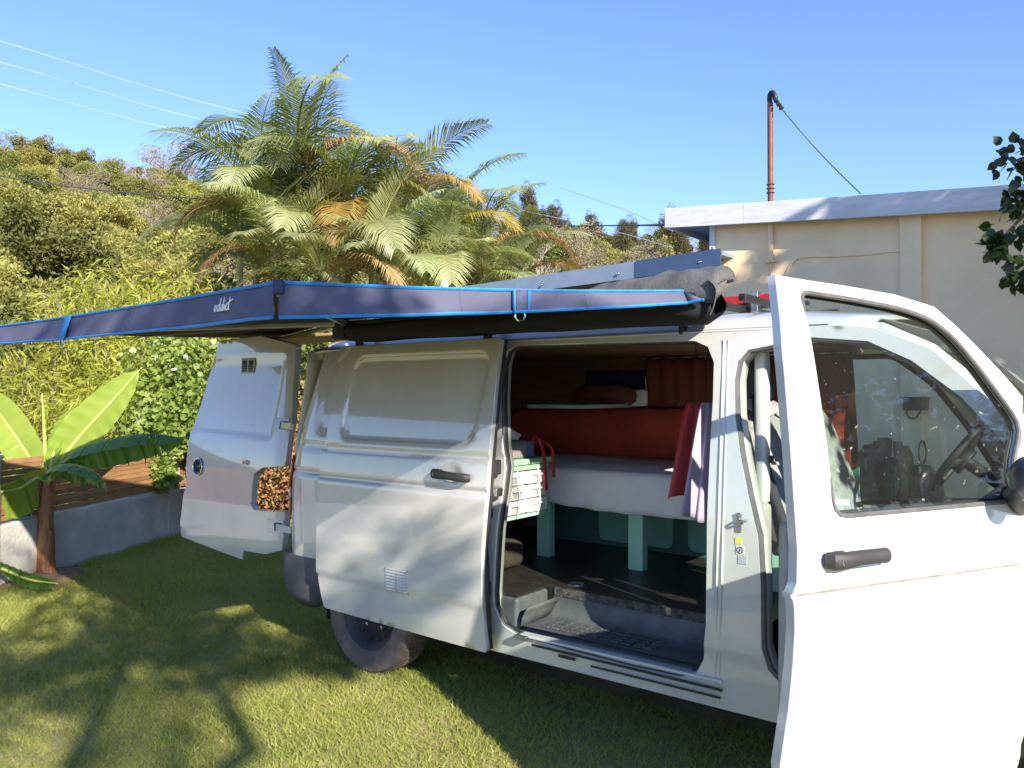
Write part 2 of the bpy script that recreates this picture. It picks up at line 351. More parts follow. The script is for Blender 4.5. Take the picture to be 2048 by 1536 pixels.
for i in range(len(PILL)-1):
    a_, b_ = PILL[i]+.10, PILL[i+1]-.10; mid = (a_+b_)/2
    ff = thing('slat_fence', ['brown wooden slat fence panel at the outer end of the low wall', 'brown wooden slat fence panel behind the banana plant', 'brown wooden slat fence panel overgrown by the leafy vine', 'brown wooden slat fence panel behind the van'][i], 'fence', wp(mid, .085, WH), 'slat fence panels on the boundary wall')
    nsl = 11; L = b_-a_
    if round(L, 3) not in sl_me:
        m = MB().box((0, 0, 0), (L, .022, .040)); sl_me[round(L, 3)] = m.mesh('slat')
    for k in range(nsl):
        o = bpy.data.objects.new('slat', sl_me[round(L, 3)])
        if k == 0: o.data.materials.append(WOOD) if not o.data.materials else None
        o.location = (wp(mid, .06, WH+.035+k*.0445)+np.array([0, 0, random.uniform(-.002, .002)])).tolist(); o.rotation_euler = (random.uniform(-.03, .03), random.uniform(-.003, .003), wang)
        link(o, ff)
    for q in ((a_+b_)/2-.02, a_+.05, b_-.05):
        MB().box(wp(q, .095, WH+.255), (.06, .045, .53), wang).build('post', WOOD, ff, bevel=.004)
# ------------------------------------------------------------------ panel maker: 2D outline on a curved surface
def inpoly(P, poly):
    x, y = P[:, 0], P[:, 1]; c = np.zeros(len(P), bool); n = len(poly)
    for i in range(n):
        x1, y1 = poly[i]; x2, y2 = poly[(i+1) % n]
        if y1 == y2: continue
        cr = ((y1 > y) != (y2 > y)) & (x < (x2-x1)*(y-y1)/(y2-y1)+x1); c ^= cr
    return c
def dens(poly, d, closed=True):
    out = []; n = len(poly)
    for i in range(n if closed else n-1):
        a = np.array(poly[i][:2], float); b = np.array(poly[(i+1) % n][:2], float); k = max(1, int(np.linalg.norm(b-a)/d))
        out += [a+(b-a)*j/k for j in range(k)]
    if not closed: out.append(np.array(poly[-1][:2], float))
    return out
def rounded(poly, r, n=5):
    """round the corners of a polygon; r scalar or per corner"""
    P = [np.array(p[:2], float) for p in poly]; out = []; k = len(P)
    for i in range(k):
        a, b, c = P[i-1], P[i], P[(i+1) % k]; ri = r if np.isscalar(r) else r[i]
        u = (a-b); v = (c-b); lu, lv = np.linalg.norm(u), np.linalg.norm(v); q = min(ri, lu*.48, lv*.48)
        if q < 1e-4: out.append(b); continue
        p0 = b+u/lu*q; p2 = b+v/lv*q
        for t in np.linspace(0, 1, n): out.append((1-t)**2*p0+2*t*(1-t)*b+t*t*p2)
    return out
def panel(name, outline, surf, mat, parent, holes=(), lines=(), grid=.04, thick=.02, out=(0, -1, 0), bevel=.003, off=-1.0):
    ol = dens(outline, grid); hs = [dens(h, grid*.7) for h in holes]
    vs = []; es = []
    def loop(pts, closed=True):
        b = len(vs); vs.extend(Vector((float(p[0]), float(p[1]))) for p in pts); n = len(pts)
        es.extend((b+i, b+(i+1) % n) for i in range(n if closed else n-1))
    loop(ol)
    for h in hs: loop(h)
    for l, c in lines: loop(dens(l, grid, c), c)
    A = np.array(ol); lo, hi = A.min(0), A.max(0)
    gx, gy = np.meshgrid(np.arange(lo[0]+grid*.37, hi[0], grid), np.arange(lo[1]+grid*.41, hi[1], grid))
    gx = gx + (np.arange(gx.shape[0]) % 2)[:, None]*grid*.5
    G = np.stack([gx.ravel(), gy.ravel()], 1); k = inpoly(G, ol)
    for h in hs: k &= ~inpoly(G, h)
    G = G[k]; B = np.array([tuple(v) for v in vs])
    if len(G):
        dm = np.concatenate([np.sqrt(((G[i:i+400, None, :]-B[None])**2).sum(2)).min(1) for i in range(0, len(G), 400)]); G = G[dm > grid*.42]
        vs.extend(Vector((float(p[0]), float(p[1]))) for p in G)
    R = delaunay_2d_cdt(vs, es, [], 0, 1e-6)
    P = np.array([tuple(v) for v in R[0]]); T = [f for f in R[2]]
    Cn = np.array([P[list(f)].mean(0) for f in T]); k = inpoly(Cn, ol)
    for h in hs: k &= ~inpoly(Cn, h)
    T = [list(f) for f, q in zip(T, k) if q]
    X = np.array([surf(p[0], p[1]) for p in P]); used = sorted(set(i for f in T for i in f)); mp = {i: j for j, i in enumerate(used)}
    X = X[used]; T = [[mp[i] for i in f] for f in T]
    nrm = sum(np.cross(X[f[1]]-X[f[0]], X[f[2]]-X[f[0]]) for f in T)
    if nrm.dot(np.array(out, float)) < 0: T = [f[::-1] for f in T]
    X = X.astype(float); V_ = [tuple(p) for p in X]; F_ = [tuple(f) for f in T]
    if thick:
        inn = -np.array(out, float); inn /= np.linalg.norm(inn); nv = len(X); cnt = {}
        for f in T:
            for a, b in ((f[0], f[1]), (f[1], f[2]), (f[2], f[0])): cnt[(a, b)] = cnt.get((a, b), 0)+1
        be = [(a, b) for (a, b) in cnt if (b, a) not in cnt]; od = {}
        for a, b in be:
            e = X[b]-X[a]; q = np.cross(e, -inn); q /= np.linalg.norm(q)+1e-12
            for i_ in (a, b): od[i_] = od.get(i_, 0)+q
        c = min(bevel, thick*.3); A0 = {}; A1 = {}; W0 = {}; W1 = {}
        def addv(p): V_.append(tuple(p)); return len(V_)-1
        for i_, q in od.items():
            q = q/(np.linalg.norm(q)+1e-12); p = X[i_]; p1 = p+q*c*.7+inn*c; p2 = p1+inn*(thick-c)
            A0[i_] = addv(p); A1[i_] = addv(p1); W0[i_] = addv(p1); W1[i_] = addv(p2)
        for a, b in be: F_.append((A0[b], A0[a], A1[a], A1[b])); F_.append((W0[b], W0[a], W1[a], W1[b]))
        bo = len(V_); V_ += [tuple(p+inn*thick) for p in X]; F_ += [tuple(bo+i_ for i_ in f[::-1]) for f in T]
    me = bpy.data.meshes.new(name); me.from_pydata(V_, [], F_)
    return obj(name, me, mat, parent, True)
# ------------------------------------------------------------------ van surfaces
_pz = [.15, .28, .40, .50, .535, .60, .80, 1.0, 1.08, 1.20, 1.40, 1.60, 1.72, 1.80, 1.9]
_py = [.075, .045, .022, .010, -.004, -.008, -.012, -.010, -.004, .010, .040, .078, .105, .128, .16]
_fz = np.linspace(.1, 1.95, 400)
_pc = spline(list(zip(_pz, _py)), 800); _fy = np.interp(_fz, _pc[:, 0], _pc[:, 1])
def prof(z): return float(np.interp(z, _fz, _fy))
def groove(z, z0, w, d): return d*math.exp(-((z-z0)/w)**2)
G1, G2, G3 = 1.232, 1.075, .508          # pressed lines of the flank
def flank(x, z): return prof(z) if .95 < x < 2.99 else prof(z)+groove(z, G2, .008, .013)+groove(z, G1, .010, .008)+groove(z, .515, .009, .007)
def rr_sd(x, z, x0, x1, z0, z1, r):
    qx = abs(x-(x0+x1)/2)-(x1-x0)/2+r; qz = abs(z-(z0+z1)/2)-(z1-z0)/2+r
    return math.hypot(max(qx, 0), max(qz, 0))+min(max(qx, qz), 0)-r
def side_y(x, z):
    y = flank(x, z)
    xs = x-.14*float(smooth01((z-1.0)/.85))*0
    if x < -.70:
        t = min(1.0, (-.70-x)/.20); y += .20*(1-math.sqrt(max(0, 1-t*t)))
    if x > 3.2: y += .42*((x-3.2)/.7)**2.2
    y += .012*float(smooth01(-(rr_sd(x, z, -.66, .84, 1.29, 1.74, .09))/.03))
    return y
def side(x, z):
    lean = .15*float(smooth01((z-.95)/.95))*float(smooth01((-.15-x)/.65))
    return (x+lean, side_y(x, z), z)
def mside(x, z): p = side(x, z); return (p[0], 1.90-p[1], p[2])
flankv = lambda x, z: side_y(x, z)
VAN = thing('camper_van', 'white panel van with sliding door, front door and rear door standing open', 'van', (1.5, .95, 0))
# openings traced on the flank
sd_px = [(1040, 691), (1230, 686), (1395, 682), (1422, 694), (1434, 725), (1432, 800), (1424, 950), (1420, 1120), (1418, 1250), (1414, 1315), (1400, 1341), (1366, 1351), (1272, 1331), (1147, 1299), (1040, 1266), (1012, 1248), (996, 1212), (995, 1160), (1001, 1060), (1012, 985), (1018, 935), (1012, 890), (1010, 800), (1013, 730), (1022, 702)]
SD = [at_surf(u, v, lambda x, z: prof(z)+.03) for u, v in sd_px]; SD = [(p[0], p[2]) for p in SD]
fd_px = [(1500, 700), (1480, 722), (1473, 760), (1474, 830), (1484, 908), (1500, 989), (1519, 1070), (1525, 1168), (1526, 1293), (1540, 1338), (1578, 1380)]
FD = [at_surf(u, v, lambda x, z: prof(z)+.02) for u, v in fd_px]; FD = [(p[0], p[2]) for p in FD]
FDO = FD[::-1] and ([(2.30, .41), (2.60, .41), (2.72, .52), (2.80, .66), (2.93, .80), (2.97, .95), (2.97, 1.22), (2.93, 1.33), (2.76, 1.53), (2.60, 1.66), (2.45, 1.735), (2.25, 1.757)] + FD)
FDO = dens(FDO, .05)
def arch(cx, r, z0, n=14): return [(cx+r*math.cos(a), .335+r*math.sin(a)) for a in np.linspace(math.pi+.12, -.12, n)]
aR = [(p[0], p[1]) for p in arch(-.13, .385, .335)]; aF = arch(3.0, .395, .335)
BODY = [(-.895, .36), (-.90, .7), (-.90, 1.2), (-.90, 1.80), (-.5, 1.80), (.5, 1.80), (1.5, 1.80), (2.30, 1.80), (2.46, 1.785), (2.66, 1.70), (2.90, 1.46), (3.18, 1.19), (3.40, 1.08), (3.62, 1.02), (3.80, .93), (3.86, .75), (3.86, .42), (3.80, .30)]
BODY += [p for p in aF[::-1]] + [(2.5, .285), (1.5, .285), (.5, .285)] + [p for p in aR[::-1]] + [(-.62, .33)]
def hl(z, x0=-1, x1=4): return ([(x0, z), (x1, z)], False)
gl = [hl(G1-.02), hl(G1), hl(G1+.02), hl(G2-.014), hl(G2-.006), hl(G2+.006), hl(G2+.014), hl(.50), hl(.52), hl(.54)]
body = panel('body_side', BODY, side, WHITE, VAN, [SD, FDO], gl+[(rounded([(-.66, 1.29), (.84, 1.29), (.84, 1.74), (-.66, 1.74)], .09), True), (rounded([(-.63, 1.32), (.81, 1.32), (.81, 1.71), (-.63, 1.71)], .08), True)], grid=.035, thick=.022)
# jamb return round both openings, and the rubber seals
def ring(name, loop, mat, y0, y1, inset, parent, close=True, prof_=prof):
    L = np.array(loop); c = L.mean(0); n = len(L); m = MB(); A = []; B = []
    for i in range(n):
        t = L[(i+1) % n]-L[i-1]; t = t/np.linalg.norm(t); nn = np.array([t[1], -t[0]]);
        if nn.dot(c-L[i]) < 0: nn = -nn
        A.append((L[i][0], prof_(L[i][1])+y0, L[i][1])); q = L[i]+nn*inset; B.append((q[0], prof_(L[i][1])+y1, q[1]))
    m.sheet([A+[A[0]], B+[B[0]]]); return m.build(name, mat, parent, smooth=60, solid=.004)
SDd = dens(SD, .05)
ring('door_jamb', SDd, WHITE_IN, .012, .075, -.004, VAN)
ring('door_jamb', FDO, WHITE_IN, .012, .09, .012, VAN)
def seal(loop, y0, r, parent, name='door_seal', mat=RUBBER):
    P = [(p[0], prof(p[1])+y0, p[1]) for p in loop]; P.append(P[0]); m = MB(); m.tube(P, r, 8, False); return m.build(name, mat, parent)
seal(SDd, .030, .013, VAN); seal(SDd, .016, .007, VAN, 'seal_lip', RUBBER_G)
seal(FDO, .018, .017, VAN, 'door_seal', RUBBER_G)
# left flank with a window in the cab door and one in the load bay
FWIN = [at_y(u_, v_, 1.80) for u_, v_ in ((1704, 1006), (1652, 716), (1790, 712), (1868, 770), (1930, 850), (1990, 945), (1995, 1006))]; FWIN = [(p_[0], p_[2]) for p_ in FWIN]; print('far window', FWIN)
_w0, _w1 = at_y(1183, 745, 1.78), at_y(1302, 803, 1.78)
SWIN = rounded([(_w0[0], _w1[2]), (_w1[0], _w1[2]), (_w1[0], _w0[2]), (_w0[0], _w0[2])], .02)
print('small window', _w0, _w1)
lf = panel('body_side', BODY, mside, WHITE, VAN, [rounded(FWIN, .05), SWIN], gl, grid=.06, thick=.022, out=(0, 1, 0))
panel('window_pane', rounded(FWIN, .05), lambda x, z: (x, 1.90-prof(z)-.012, z), GLASS, VAN, thick=0, grid=.1)
panel('window_pane', SWIN, lambda x, z: (x, 1.90-prof(z)-.012, z), GLASS, VAN, thick=0, grid=.1)
m = MB(); P = [(p[0], 1.90-prof(p[1])-.02, p[1]) for p in rounded(FWIN, .05)]; m.tube(P+[P[0]], .016, 8, False); m.build('window_seal', RUBBER, VAN)
# cab door of the left side, its trim and mirror
m = MB(); m.b2((1.98, 1.80, .45), (2.95, 1.865, min(p_[1] for p_ in FWIN)-.01)); m.build('door_trim', TRIM, VAN, bevel=.02)
m = MB(); m.b2((2.60, 2.02, 1.13), (2.70, 2.22, 1.36)); m.build('left_mirror', PLASTIC, VAN, bevel=.03)
m = MB(); m.b2((2.62, 1.86, 1.16), (2.68, 2.05, 1.21)); m.build('mirror_arm', PLASTIC, VAN, bevel=.01)
# roof
rs = [(.128, 1.80), (.150, 1.792), (.162, 1.806), (.19, 1.838), (.24, 1.861), (.33, 1.882), (.48, 1.897), (.70, 1.908), (.95, 1.912)]
rs = rs+[(1.90-y, z) for y, z in rs[-2::-1]]
RX = [(-.77, -.11), (-.74, -.05), (-.66, -.012), (-.4, 0), (.4, .004), (1.2, .004), (1.9, .0), (2.15, -.008), (2.35, -.03), (2.46, -.055)]
G = []
for x, dz in RX:
    row = []
    for y, z in rs:
        e = abs(y-.95)/.82; zz = z+dz*(1-.8*max(0, e-.75)/.25 if e > .75 else 1); row.append((x+(.05*(1-e*e) if x > 2.3 else 0), y, zz))
    G.append(row)
m = MB().sheet(G); m.build('roof', WHITE, VAN, smooth=50, solid=.012)
m = MB(); m.tube([(-.74, .146, 1.801), (1.0, .146, 1.801), (2.3, .146, 1.801)], .008, 6); m.build('roof_gutter', RUBBER, VAN)
# roof seam bead
m = MB(); m.tube([(1.96, y, z+.0) for y, z in rs[2:-2]], .004, 6); m.build('roof_seam', WHITE_IN, VAN)
# windscreen, bonnet, nose
def scr(x0, z0, x1, z1, w0, w1, n=12):
    return [[(x0+.05*(1-(2*t-1)**2), .95+(t-.5)*w0, z0-.0*t) for t in np.linspace(0, 1, n)], [(x1+.17*(1-(2*t-1)**2), .95+(t-.5)*w1, z1) for t in np.linspace(0, 1, n)]]
G = scr(2.47, 1.825, 3.34, 1.14, 1.52, 1.60); Gm = [[tuple(np.array(a)*(1-k)+np.array(b)*k+np.array([.02, 0, .05])*math.sin(k*math.pi)) for a, b in zip(*G)] for k in np.linspace(0, 1, 10)]
MB().sheet(Gm).build('windscreen', GLASS, VAN, smooth=True)
for s in (0, 1):
    yy = (lambda y: y) if s == 0 else (lambda y: 1.9-y)
    m = MB(); m.tube([(2.34, yy(.19), 1.795), (2.48, yy(.185), 1.775), (2.64, yy(.175), 1.69), (2.90, yy(.145), 1.45), (3.20, yy(.11), 1.19), (3.42, yy(.08), 1.06)], [.02, .034, .038, .04, .05, .06], 10); m.build('front_pillar', WHITE, VAN)
    m = MB(); m.tube([(2.48, yy(.20), 1.785), (2.66, yy(.20), 1.675), (2.92, yy(.18), 1.425), (3.22, yy(.15), 1.15)], .028, 8); m.build('pillar_trim', PLASTIC, VAN)
nose = [(3.34, 1.11, .80), (3.55, 1.06, .80), (3.74, .97, .77), (3.86, .86, .74), (3.91, .70, .72), (3.93, .50, .72), (3.88, .28, .74)]
G = [[(x+.06*(1-((2*t-1))**2)-.25*abs(2*t-1)**5, .95+(t-.5)*2*w, z) for t in np.linspace(0, 1, 17)] for x, z, w in nose]
MB().sheet(G).build('bonnet', WHITE, VAN, smooth=50, solid=.02)
m = MB(); m.b2((3.60, .20, .30), (3.92, 1.70, .52)); m.build('front_bumper', BUMPER, VAN, bevel=.06)
for y in (.33, 1.57):
    m = MB(); m.box((3.80, y, .82), (.16, .26, .20)); m.build('headlight', pm('lamp_glass', (.8, .8, .8), .08, coat=1.0), VAN, bevel=.05)
# underbody, sill and rear bumper
m = MB(); m.b2((-.85, .10, .30), (3.7, 1.80, .36)); m.build('underbody', BLACK_STEEL, VAN)
for x in (-.13, 3.0):
    for y in (.06, 1.84):
        ins = .22 if y < 1 else -.22
        m = MB(); m.sheet([[(x+.41*math.cos(a), y+k*ins*1.0, .335+.41*math.sin(a)) for a in np.linspace(-.3, math.pi+.3, 20)] for k in (0, .5, 1.0)])
        m.build('wheel_arch', PLASTIC, VAN)
for a, b, nm in (((.395, .0), (2.6, .0), 'sill'),):
    m = MB(); m.b2((.42, .045, .285), (2.60, .16, .40)); m.build('sill', WHITE_IN, VAN, bevel=.01)
m = MB(); G = []
bp = [(-.42, -.005), (-.60, -.012), (-.78, .0), (-.90, .04), (-.98, .14), (-1.01, .35), (-1.02, .95), (-1.01, 1.55), (-.98, 1.76), (-.90, 1.86), (-.78, 1.90), (-.60, 1.912), (-.42, 1.905)]
bs = spline(bp, 50)
for dz, o_ in ((.575, .045), (.57, .004), (.54, -.004), (.40, -.004), (.33, .02), (.28, .06)):
    row = []
    for i, (x, y) in enumerate(bs):
        c = np.array([.4, .95]); d = np.array([x, y])-c; d = d/np.linalg.norm(d)*np.array([1, 1]); row.append((x-d[0]*o_, y-d[1]*o_, dz-(.0 if x < -.62 else .12*(x+.62)/.2*(dz < .5)*-1)))
    G.append(row)
m.sheet(G).build('rear_bumper', BUMPER, VAN, smooth=45, solid=.012)
# tail lamp on the rear corner
REDL = pm('lamp_red', (.55, .03, .02), .12, coat=1.0); ORL = pm('lamp_orange', (.75, .22, .05), .15, coat=1.0); CLR = pm('lamp_clear', (.75, .62, .55), .15, coat=1.0)
def tail(z0, z1, mat, s=1):
    m = MB(); G = []
    for z in np.linspace(z0, z1, 4):
        G.append([(lambda q: (q[0], q[1] if s > 0 else 1.9-q[1], q[2]))(tuple(np.array(side(x, z))+np.array([-.012, -.008, 0]))) for x in np.linspace(-.84, -.898, 6)]+[(-.94+.15*float(smooth01((z-.95)/.95)), .21 if s > 0 else 1.69, z)])
    return m.sheet(G).build('tail_lamp', mat, VAN, smooth=60, solid=.012)
for s in (1, -1):
    tail(.80, .90, ORL, s); tail(.90, .965, CLR, s); tail(.965, 1.16, REDL, s)
# rear frame and closed left rear door
def rear_x(z): return -.925+.15*float(smooth01((z-.95)/.95))+.03*float(smooth01((.6-z)/.3))
m = MB(); m.sheet([[(rear_x(z), y, z) for z in np.linspace(.50, 1.80, 16)] for y in np.linspace(.96, 1.72, 8)]); m.build('closed_rear_door', WHITE, VAN, solid=.03)
m = MB(); m.sheet([[(rear_x(z)+.03, y, z) for z in np.linspace(.50, 1.80, 16)] for y in (.20, .155, .10)]); m.build('rear_pillar', WHITE_IN, VAN, solid=.02)
m = MB(); m.b2((-.93, .15, .42), (-.84, 1.75, .53)); m.build('rear_cross_member', WHITE_IN, VAN, bevel=.01)
m = MB(); m.b2((-.80, .16, 1.745), (-.70, 1.74, 1.81)); m.build('rear_header', WHITE_IN, VAN, bevel=.01)
# wheels
def wheel(x, y, s):
    t = MB(); R = .325
    t.lathe([(.205, -.09*s), (.23, -.102*s), (.285, -.105*s), (.312, -.098*s), (R-.003, -.078*s), (R, -.05*s), (R, .05*s), (R-.003, .078*s), (.312, .098*s), (.285, .105*s), (.205, .09*s)], (x, y, R), 'y', 48)
    w = t.build('wheel', TYRE, VAN, smooth=35)
    # tread blocks
    tb = MB()
    for i in range(60):
        a = 2*math.pi*i/60
        for k in (-.055, -.018, .018, .055):
            aa = a+.05*(k > 0); c = np.array([x+(R+.001)*math.cos(aa), y+k, R+(R+.001)*math.sin(aa)])
            tb.box(c, (.007, .030, .026), M=np.array([[math.cos(aa), 0, math.sin(aa)], [0, 1, 0], [-math.sin(aa), 0, math.cos(aa)]]).T)
    tb.build('tread', TYRE, w, smooth=False)['kind'] = 'stuff'
    rm = MB(); rm.lathe([(.0, -.045*s), (.06, -.05*s), (.065, -.03*s), (.13, -.028*s), (.16, -.05*s), (.178, -.075*s), (.205, -.088*s), (.21, -.07*s), (.20, .05*s)], (x, y, R), 'y', 40)
    rm.build('rim', pm('rim_black', (.035, .034, .034), .5, .3, var=.3), w, smooth=35)
    for i in range(5):
        a = 2*math.pi*i/5+.3; b = MB(); b.lathe([(.0, -.066*s), (.011, -.064*s), (.012, -.05*s)], (x+.10*math.cos(a), y+.02*s, R+.10*math.sin(a)), 'y', 8); b.build('wheel_bolt', STEEL, w)
    hl_ = MB()
    for i in range(14):
        a = 2*math.pi*i/14; hl_.lathe([(.0, 0), (.012, 0.0)], (x+.145*math.cos(a), y-.052*s, R+.145*math.sin(a)), 'y', 10)
    hl_.build('rim_hole', RUBBER, w)['kind'] = 'stuff'
wheel(-.13, .108, 1); wheel(-.13, 1.79, -1); wheel(3.0, .125, 1); wheel(3.0, 1.775, -1)
for x in (-.13, 3.0): MB().tube([(x, .2, .335), (x, 1.7, .335)], .05, 8).build('axle', BLACK_STEEL, VAN)
# ------------------------------------------------------------------ sliding door, slid back along the flank
OFF = -.105
def sdoor_y(x, z):
    y = flank(x, z)+OFF
    y += .016*float(smooth01(-rr_sd(x-.10*(z-1.5), z, SDR[0], SDR[1], 1.285, 1.745, .07)/.014))
    for c, r, d in HC: y += d*float(smooth01(1-math.hypot(x-c[0], (z-c[1])*1.0)/r))
    return y
SDR = (-.24, .74); HC = []
sdo_px = [(679, 694), (840, 685), (1003, 676), (985, 832), (972, 992), (963, 1092), (973, 1306), (800, 1258), (648, 1215), (636, 1156), (633, 1042), (638, 946), (650, 891), (659, 832), (679, 712)]
SDO = [at_surf(u, v, lambda x, z: prof(z)+OFF) for u, v in sdo_px]
hp = at_surf(905, 951, lambda x, z: prof(z)+OFF); hz = hp[2]; hx = hp[0]
HC = [((hx-.01, hz), .085, .020)]
SDO = [(p[0], p[2]) for p in SDO]
sdoor = panel('sliding_door', rounded(SDO, .02, 4), lambda x, z: (x, sdoor_y(x, z), z), WHITE, VAN, [], gl+[([(p[0]+.10*(p[1]-1.5), p[1]) for p in rounded([(SDR[0]+k, 1.285+k), (SDR[1]-k, 1.285+k), (SDR[1]-k, 1.745-k), (SDR[0]+k, 1.745-k)], .07-k)], True) for k in (0, .007, .014)]+[([(hx-.01+q*math.cos(a), hz+q*math.sin(a)) for a in np.linspace(0, 2*math.pi, 17)[:-1]], True) for q in (.03, .06, .085)], grid=.03, thick=.03)
# inner frame of the door, its edge seal and its latch pieces
inn = [(p[0]*1.0, p[1]) for p in rounded(SDO, .02, 4)]; ic = np.mean(np.array(inn), 0); inn = [tuple(ic+(np.array(p)-ic)*np.array([.955, .965])) for p in inn]
panel('inner_panel', inn, lambda x, z: (x, prof(z)+OFF+.048, z), WHITE_IN, sdoor, grid=.09, thick=.02)
fe = [at_surf(u, v, lambda x, z: prof(z)+OFF) for u, v in [(1003, 680), (994, 755), (985, 832), (978, 915), (972, 992), (966, 1060), (963, 1092), (967, 1200), (973, 1300)]]
fe = spline([p+np.array([-.004, .036, 0]) for p in fe], 30); m = MB(); m.tube(fe, .012, 8); m.build('edge_seal', RUBBER, sdoor)
for u, v, w, h in ((1000, 765, .025, .06), (990, 935, .03, .07), (973, 1018, .03, .09), (971, 1180, .025, .07), (993, 985, .03, .04)):
    p = at_surf(u, v, lambda x, z: prof(z)+OFF+.05); m = MB(); m.box(p+np.array([.0, .012, 0]), (w*.7, .05, h)); m.build('latch', PLASTIC if v != 985 else STEEL, sdoor, bevel=.005)
# handle
def handle(parent, P, L, W_=.028, mat=PLASTIC, lock=True):
    """P(s,t,o): along, up, out"""
    m = MB(); m.tube([P(a, b, o) for a, b, o in [(-L/2, 0, .002), (-L*.46, 0, .020), (-L*.3, .001, .030), (0, .002, .034), (L*.3, .001, .030), (L*.44, 0, .020), (L/2, 0, .0)]], [W_*.50, W_*.58, W_*.54, W_*.48, W_*.48, W_*.5, W_*.4], 12, True, 1.45)
    h = m.build('door_handle', mat, parent)
    e = MB(); e.tube([P(-L*.48, 0, .006), P(-L*.40, 0, .014), P(-L*.28, 0, .012), P(-L*.16, 0, .004)], [W_*.55, W_*.75, W_*.72, W_*.4], 12, True, 1.15); e.build('handle_base', mat, h)
    if lock:
        k = MB(); k.tube([P(-L*.37, 0, .026), P(-L*.37, 0, .040)], [W_*.40, W_*.36], 12); k.build('key_lock', STEEL, h)
    return h
def PS(a, b, o): y = sdoor_y(hx-.10, hz)-.004; return np.array([hx+a, y-o, hz+b-.05*a])
handle(sdoor, PS, .225, .030)
# louvred vent plates: each slat a piece
def vent(parent, P, w, h, n=7, name='vent'):
    f = MB()
    fw = .008
    for a0, a1, b0, b1 in ((-w/2, w/2, h/2-fw, h/2), (-w/2, w/2, -h/2, -h/2+fw), (-w/2, -w/2+fw, -h/2, h/2), (w/2-fw, w/2, -h/2, h/2), (-fw*.7, fw*.7, -h/2, h/2)):
        q = [P(a0, b0, .004), P(a1, b0, .004), P(a1, b1, .004), P(a0, b1, .004)]; f.prism(q, P(0, 0, .004), P(0, 0, 0))
    v = f.build(name, pm('vent_metal', (.62, .63, .63), .45, var=.08), parent)
    bk = MB(); bk.add([P(-w/2+.002, -h/2+.002, .0008), P(w/2-.002, -h/2+.002, .0008), P(w/2-.002, h/2-.002, .0008), P(-w/2+.002, h/2-.002, .0008)], [(0, 1, 2, 3)]); bk.build('vent_hole', RUBBER, v)
    for s in (-1, 1):
        for i in range(n):
            c = -h/2+fw+(i+.5)*(h-2*fw)/n; hh = (h-2*fw)/n*.27; a0, a1 = sorted((s*fw*.8, s*(w/2-fw)))
            m = MB(); m.add([P(a0, c-hh, .007), P(a1, c-hh, .007), P(a1, c+hh, .002), P(a0, c+hh, .002), P(a0, c-hh, .005), P(a1, c-hh, .005), P(a1, c+hh, .0), P(a0, c+hh, .0)], [(0, 1, 2, 3), (7, 6, 5, 4), (0, 4, 5, 1), (3, 2, 6, 7), (0, 3, 7, 4), (1, 5, 6, 2)])
            m.build('vent_slat', MATS['vent_metal'], v, smooth=False)
    for a in (-1, 1):
        for b in (-1, 1):
            k = MB(); k.tube([P(a*(w/2-.006), b*(h/2-.005), .003), P(a*(w/2-.006), b*(h/2-.005), .008)], .003, 6); k.build('screw', STEEL, v)
    return v
vp = at_surf(793, 1163, lambda x, z: sdoor_y(x, z)); 
def PV(a, b, o): x, z = vp[0]+a, vp[2]+b; return np.array([x, sdoor_y(x, z)-o-.001, z])
vent(sdoor, PV, .165, .125)
# ------------------------------------------------------------------ front door, swung open on its front hinge
HG = np.array([2.97, .0]); TR = np.array([2.50, -.90]); dd = (TR-HG)/np.linalg.norm(TR-HG); dn = np.array([-dd[1], dd[0]])
if dn[0] < 0: dn = -dn
def fdprof(s, z):
    q = prof(z)+groove(z, G2-.10, .007, .006)
    for c, r, d in FHC: q += d*float(smooth01((1-math.hypot(s-c[0], z-c[1])/r)*1.6))
    return q
FHC = []
def fdoor(s, z, o=0.0):
    q = fdprof(s, z)-o; p = HG+dd*s-dn*q; return np.array([p[0], p[1], z])
def on_door(u, v):
    r = ray(u, v); q = 0.0; n3 = np.array([dn[0], dn[1], 0])
    for _ in range(10):
        H3 = np.array([HG[0], HG[1], 0])-n3*q; t = (H3-CAM).dot(n3)/r.dot(n3); p = CAM+r*t; q = prof(p[2])
    return ((p[:2]-HG).dot(dd), p[2])
# the crease lies at the height read off the photograph
_cz = on_door(1750, 1172)[1]
def fdprof(s, z):
    q = prof(z)+groove(z, _cz, .008, .013)+groove(z, FLC, .008, .010)
    for c, r, d in FHC: q += d*float(smooth01((1-math.hypot(s-c[0], z-c[1])/r)*1.6))
    return q
FLC = on_door(1950, 1522)[1]
o_px = [(1553, 551), (1619, 562), (1700, 574), (1791, 590), (1869, 614), (1908, 648), (1947, 686), (2000, 741), (2046, 794)]
w_px = [(1601, 583), (1700, 598), (1791, 615), (1858, 636), (1908, 675), (1966, 745), (2044, 852)]
l_px = [(1563, 1534), (1580, 1420), (1589, 1330), (1593, 1260), (1591, 1190), (1597, 1168), (1598, 1100), (1591, 1000), (1580, 850), (1567, 700)]
OD = [on_door(*p) for p in o_px]; WD = [on_door(*p) for p in w_px]; LD = [on_door(*p) for p in l_px]
WB = [on_door(2022, 1035), on_door(1670, 1035)]
bz = WB[1][1]
sE = OD[-1][0]; zE = OD[-1][1]
print('front door: top', OD[0], 'end', OD[-1], 'belt', WB, 'bottom-left', LD[0], 'crease', _cz, FLC)
outl = OD + [(max(.02, sE-.10), zE-.16), (.0, bz+.02), (0.0, .80)]+[on_door(*q_) for q_ in ((2062, 1400), (2048, 1470), (2036, 1530))]+[(on_door(2036, 1530)[0]+.02, .33), (LD[0][0]-.03, .315)] + LD
